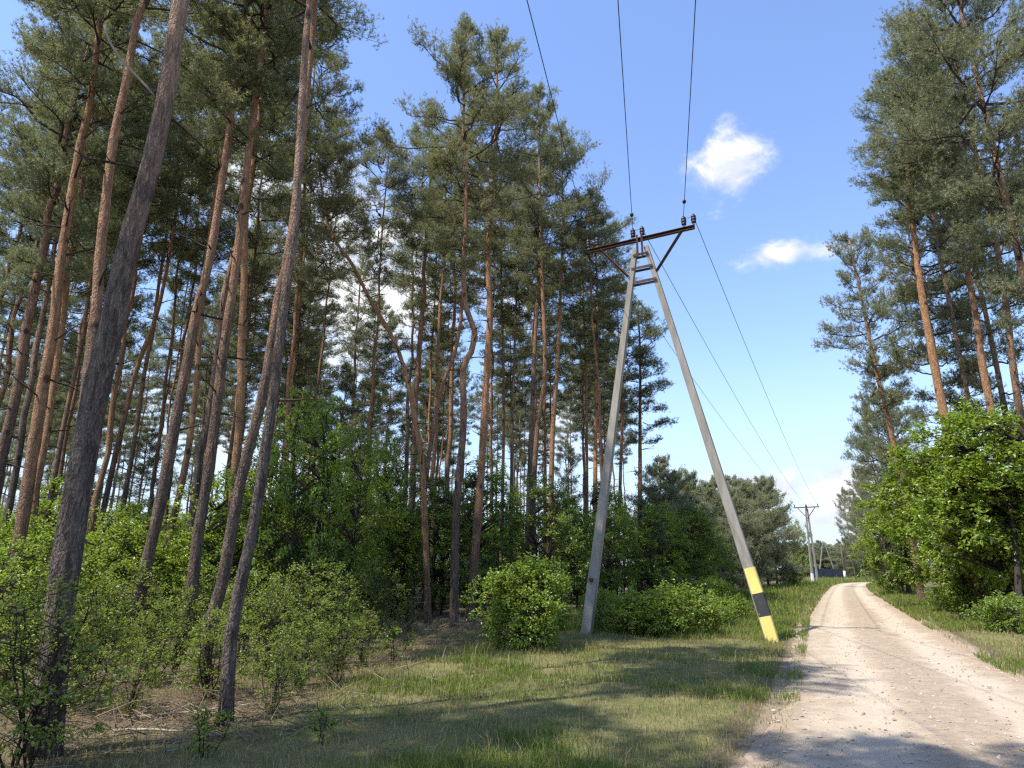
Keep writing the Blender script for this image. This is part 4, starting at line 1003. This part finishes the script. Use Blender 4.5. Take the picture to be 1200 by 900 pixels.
# dry twigs, brush and needle litter
def sticks(name, spots, n, rg, lo, hi, rad, zmax, label, matname='litter', kind='stuff'):
    g = Geo()
    for _ in range(n):
        cx, cy, sx, sy = spots[int(rg.integers(0, len(spots)))]
        x, y = rg.normal(cx, sx), rg.normal(cy, sy)
        if x > road_l(y) - .6: continue
        L = rg.uniform(lo, hi); az = rg.uniform(0, 2 * PI); el = rg.normal(.0, .16) if zmax < .1 else rg.normal(.15, .35)
        z = float(relief(x, y)) + rg.uniform(.005, zmax) * rg.random()
        d = np.array([math.cos(az) * math.cos(el), math.sin(az) * math.cos(el), abs(math.sin(el))])
        s = np.linspace(0, 1, 4)[:, None]
        P = np.array([x, y, z]) + d * s * L + np.cumsum(rg.normal(0, .04, (4, 3)), 0) * L * s
        g.tube(P, rad * rg.uniform(.5, 1.3) * (1 - .7 * s[:, 0]), 4, 0, .3, cap=False)
    tag(link(name, g.mesh(name, M[matname])), label, 'brushwood', kind=kind)
sticks('brushwood', [(-3.9, 7.4, .7, .5), (-3.2, 8.0, .8, .5), (-4.6, 8.6, .9, .6)], 420, rg, .10, .55, .006, .22, 'tangle of dry twigs and brush at the feet of the twin trunks')
sticks('brushwood', [(-1.2, 19.6, 1.0, .9), (-2.6, 19, 1.4, 1.0), (.2, 20.5, .9, .9)], 420, rg, .15, .7, .009, .26, 'brush and dead branches heaped around the kinked pine foot')
sp_ = [(float(forest_l(yy_)) - 1.0 - k * 1.6, yy_, 1.2, 1.2) for yy_ in np.arange(6.5, 26, 1.6) for k in range(3)]
sticks('twig_litter', sp_, 5000, rg, .05, .35, .0035, .05, 'fallen twigs and brown needles strewn under the pine edge')
sticks('dead_stems', [(-3.6, 8.4, 1.1, .9), (-2.2, 9.4, .8, .8), (-5.2, 9.6, 1.0, 1.0)], 150, rg, .25, .7, .004, .5, 'dry upright stalks among the front shrubs')
for i, (px, py, L, az, lab) in enumerate([(235, 838, 1.5, .25, 'pale fallen branch lying by the front twin trunk'), (190, 862, 1.2, -.3, 'fallen branch on the brush left of the twin trunks'), (200, 880, .7, .9, 'short grey stick at the bottom left of the grass'), (585, 752, 1.1, .1, 'fallen branch left of the lone green bush')]):
    p = G(px, py); z = float(relief(p.x, p.y)) + .03; g = Geo(); s = np.linspace(-.5, .5, 8)[:, None]
    P = np.array([[0, 0, 0]]) + np.array([math.cos(az), math.sin(az), .06]) * s * L + np.cumsum(rg.normal(0, .012, (8, 3)), 0)
    g.tube(P, .016 * (1.1 - (s[:, 0] + .5) * .8), 6, 0, .4); 
    for k in (2, 4, 5): g.tube(np.array([P[k], P[k] + np.array([.12, .1 * (-1) ** k, .07]), P[k] + np.array([.22, .22 * (-1) ** k, .09])]), [.007, .005, .002], 4, 0, .4)
    tag(link('fallen_branch', g.mesh('fallen_branch', M['dead'], True), None, (p.x, p.y, z)), lab, 'fallen branch', 'fallen branches on the ground')

# gravel on the road
m, t, out = mat('road_stones'); ri = t.new('ShaderNodeNewGeometry').outputs['Random Per Island']
principled(t, out, t.mix(ri, (.24, .19, .145), (.46, .385, .30)), .9, spec=.15); M['stone'] = m
n = 3000; y = 4.5 * (40 / 4.5) ** rg.random(n); u_ = np.clip(np.where(rg.random(n) < .5, rg.beta(1.2, 5, n), 1 - rg.beta(1.1, 3, n)), .01, .99)
u_ = np.where(rg.random(n) < .35, rg.normal(.52, .12, n), u_)
x = road_l(y) + (road_r(y) - road_l(y)) * u_; sz = rg.gamma(2.0, .0042, n) + .004
octv = np.array([(1, 0, 0), (-1, 0, 0), (0, 1, 0), (0, -1, 0), (0, 0, 1), (0, 0, -1)], float)
V = octv[None] * sz[:, None, None] * rg.uniform(.6, 1.3, (n, 6, 1)) * np.array([1, 1, .65]) + rg.normal(0, .15, (n, 6, 3)) * sz[:, None, None]
V = V + np.stack([x, y, np.full(n, .026)], -1)[:, None]
of = np.array([(0, 2, 4), (2, 1, 4), (1, 3, 4), (3, 0, 4), (2, 0, 5), (1, 2, 5), (3, 1, 5), (0, 3, 5)])
g = Geo(); g.add(V.reshape(-1, 3), (np.arange(n)[:, None, None] * 6 + of[None]).reshape(-1, 3))
tag(link('gravel', g.mesh('gravel', M['stone'])), 'loose stones scattered along the road edges and crown', 'gravel', kind='stuff')
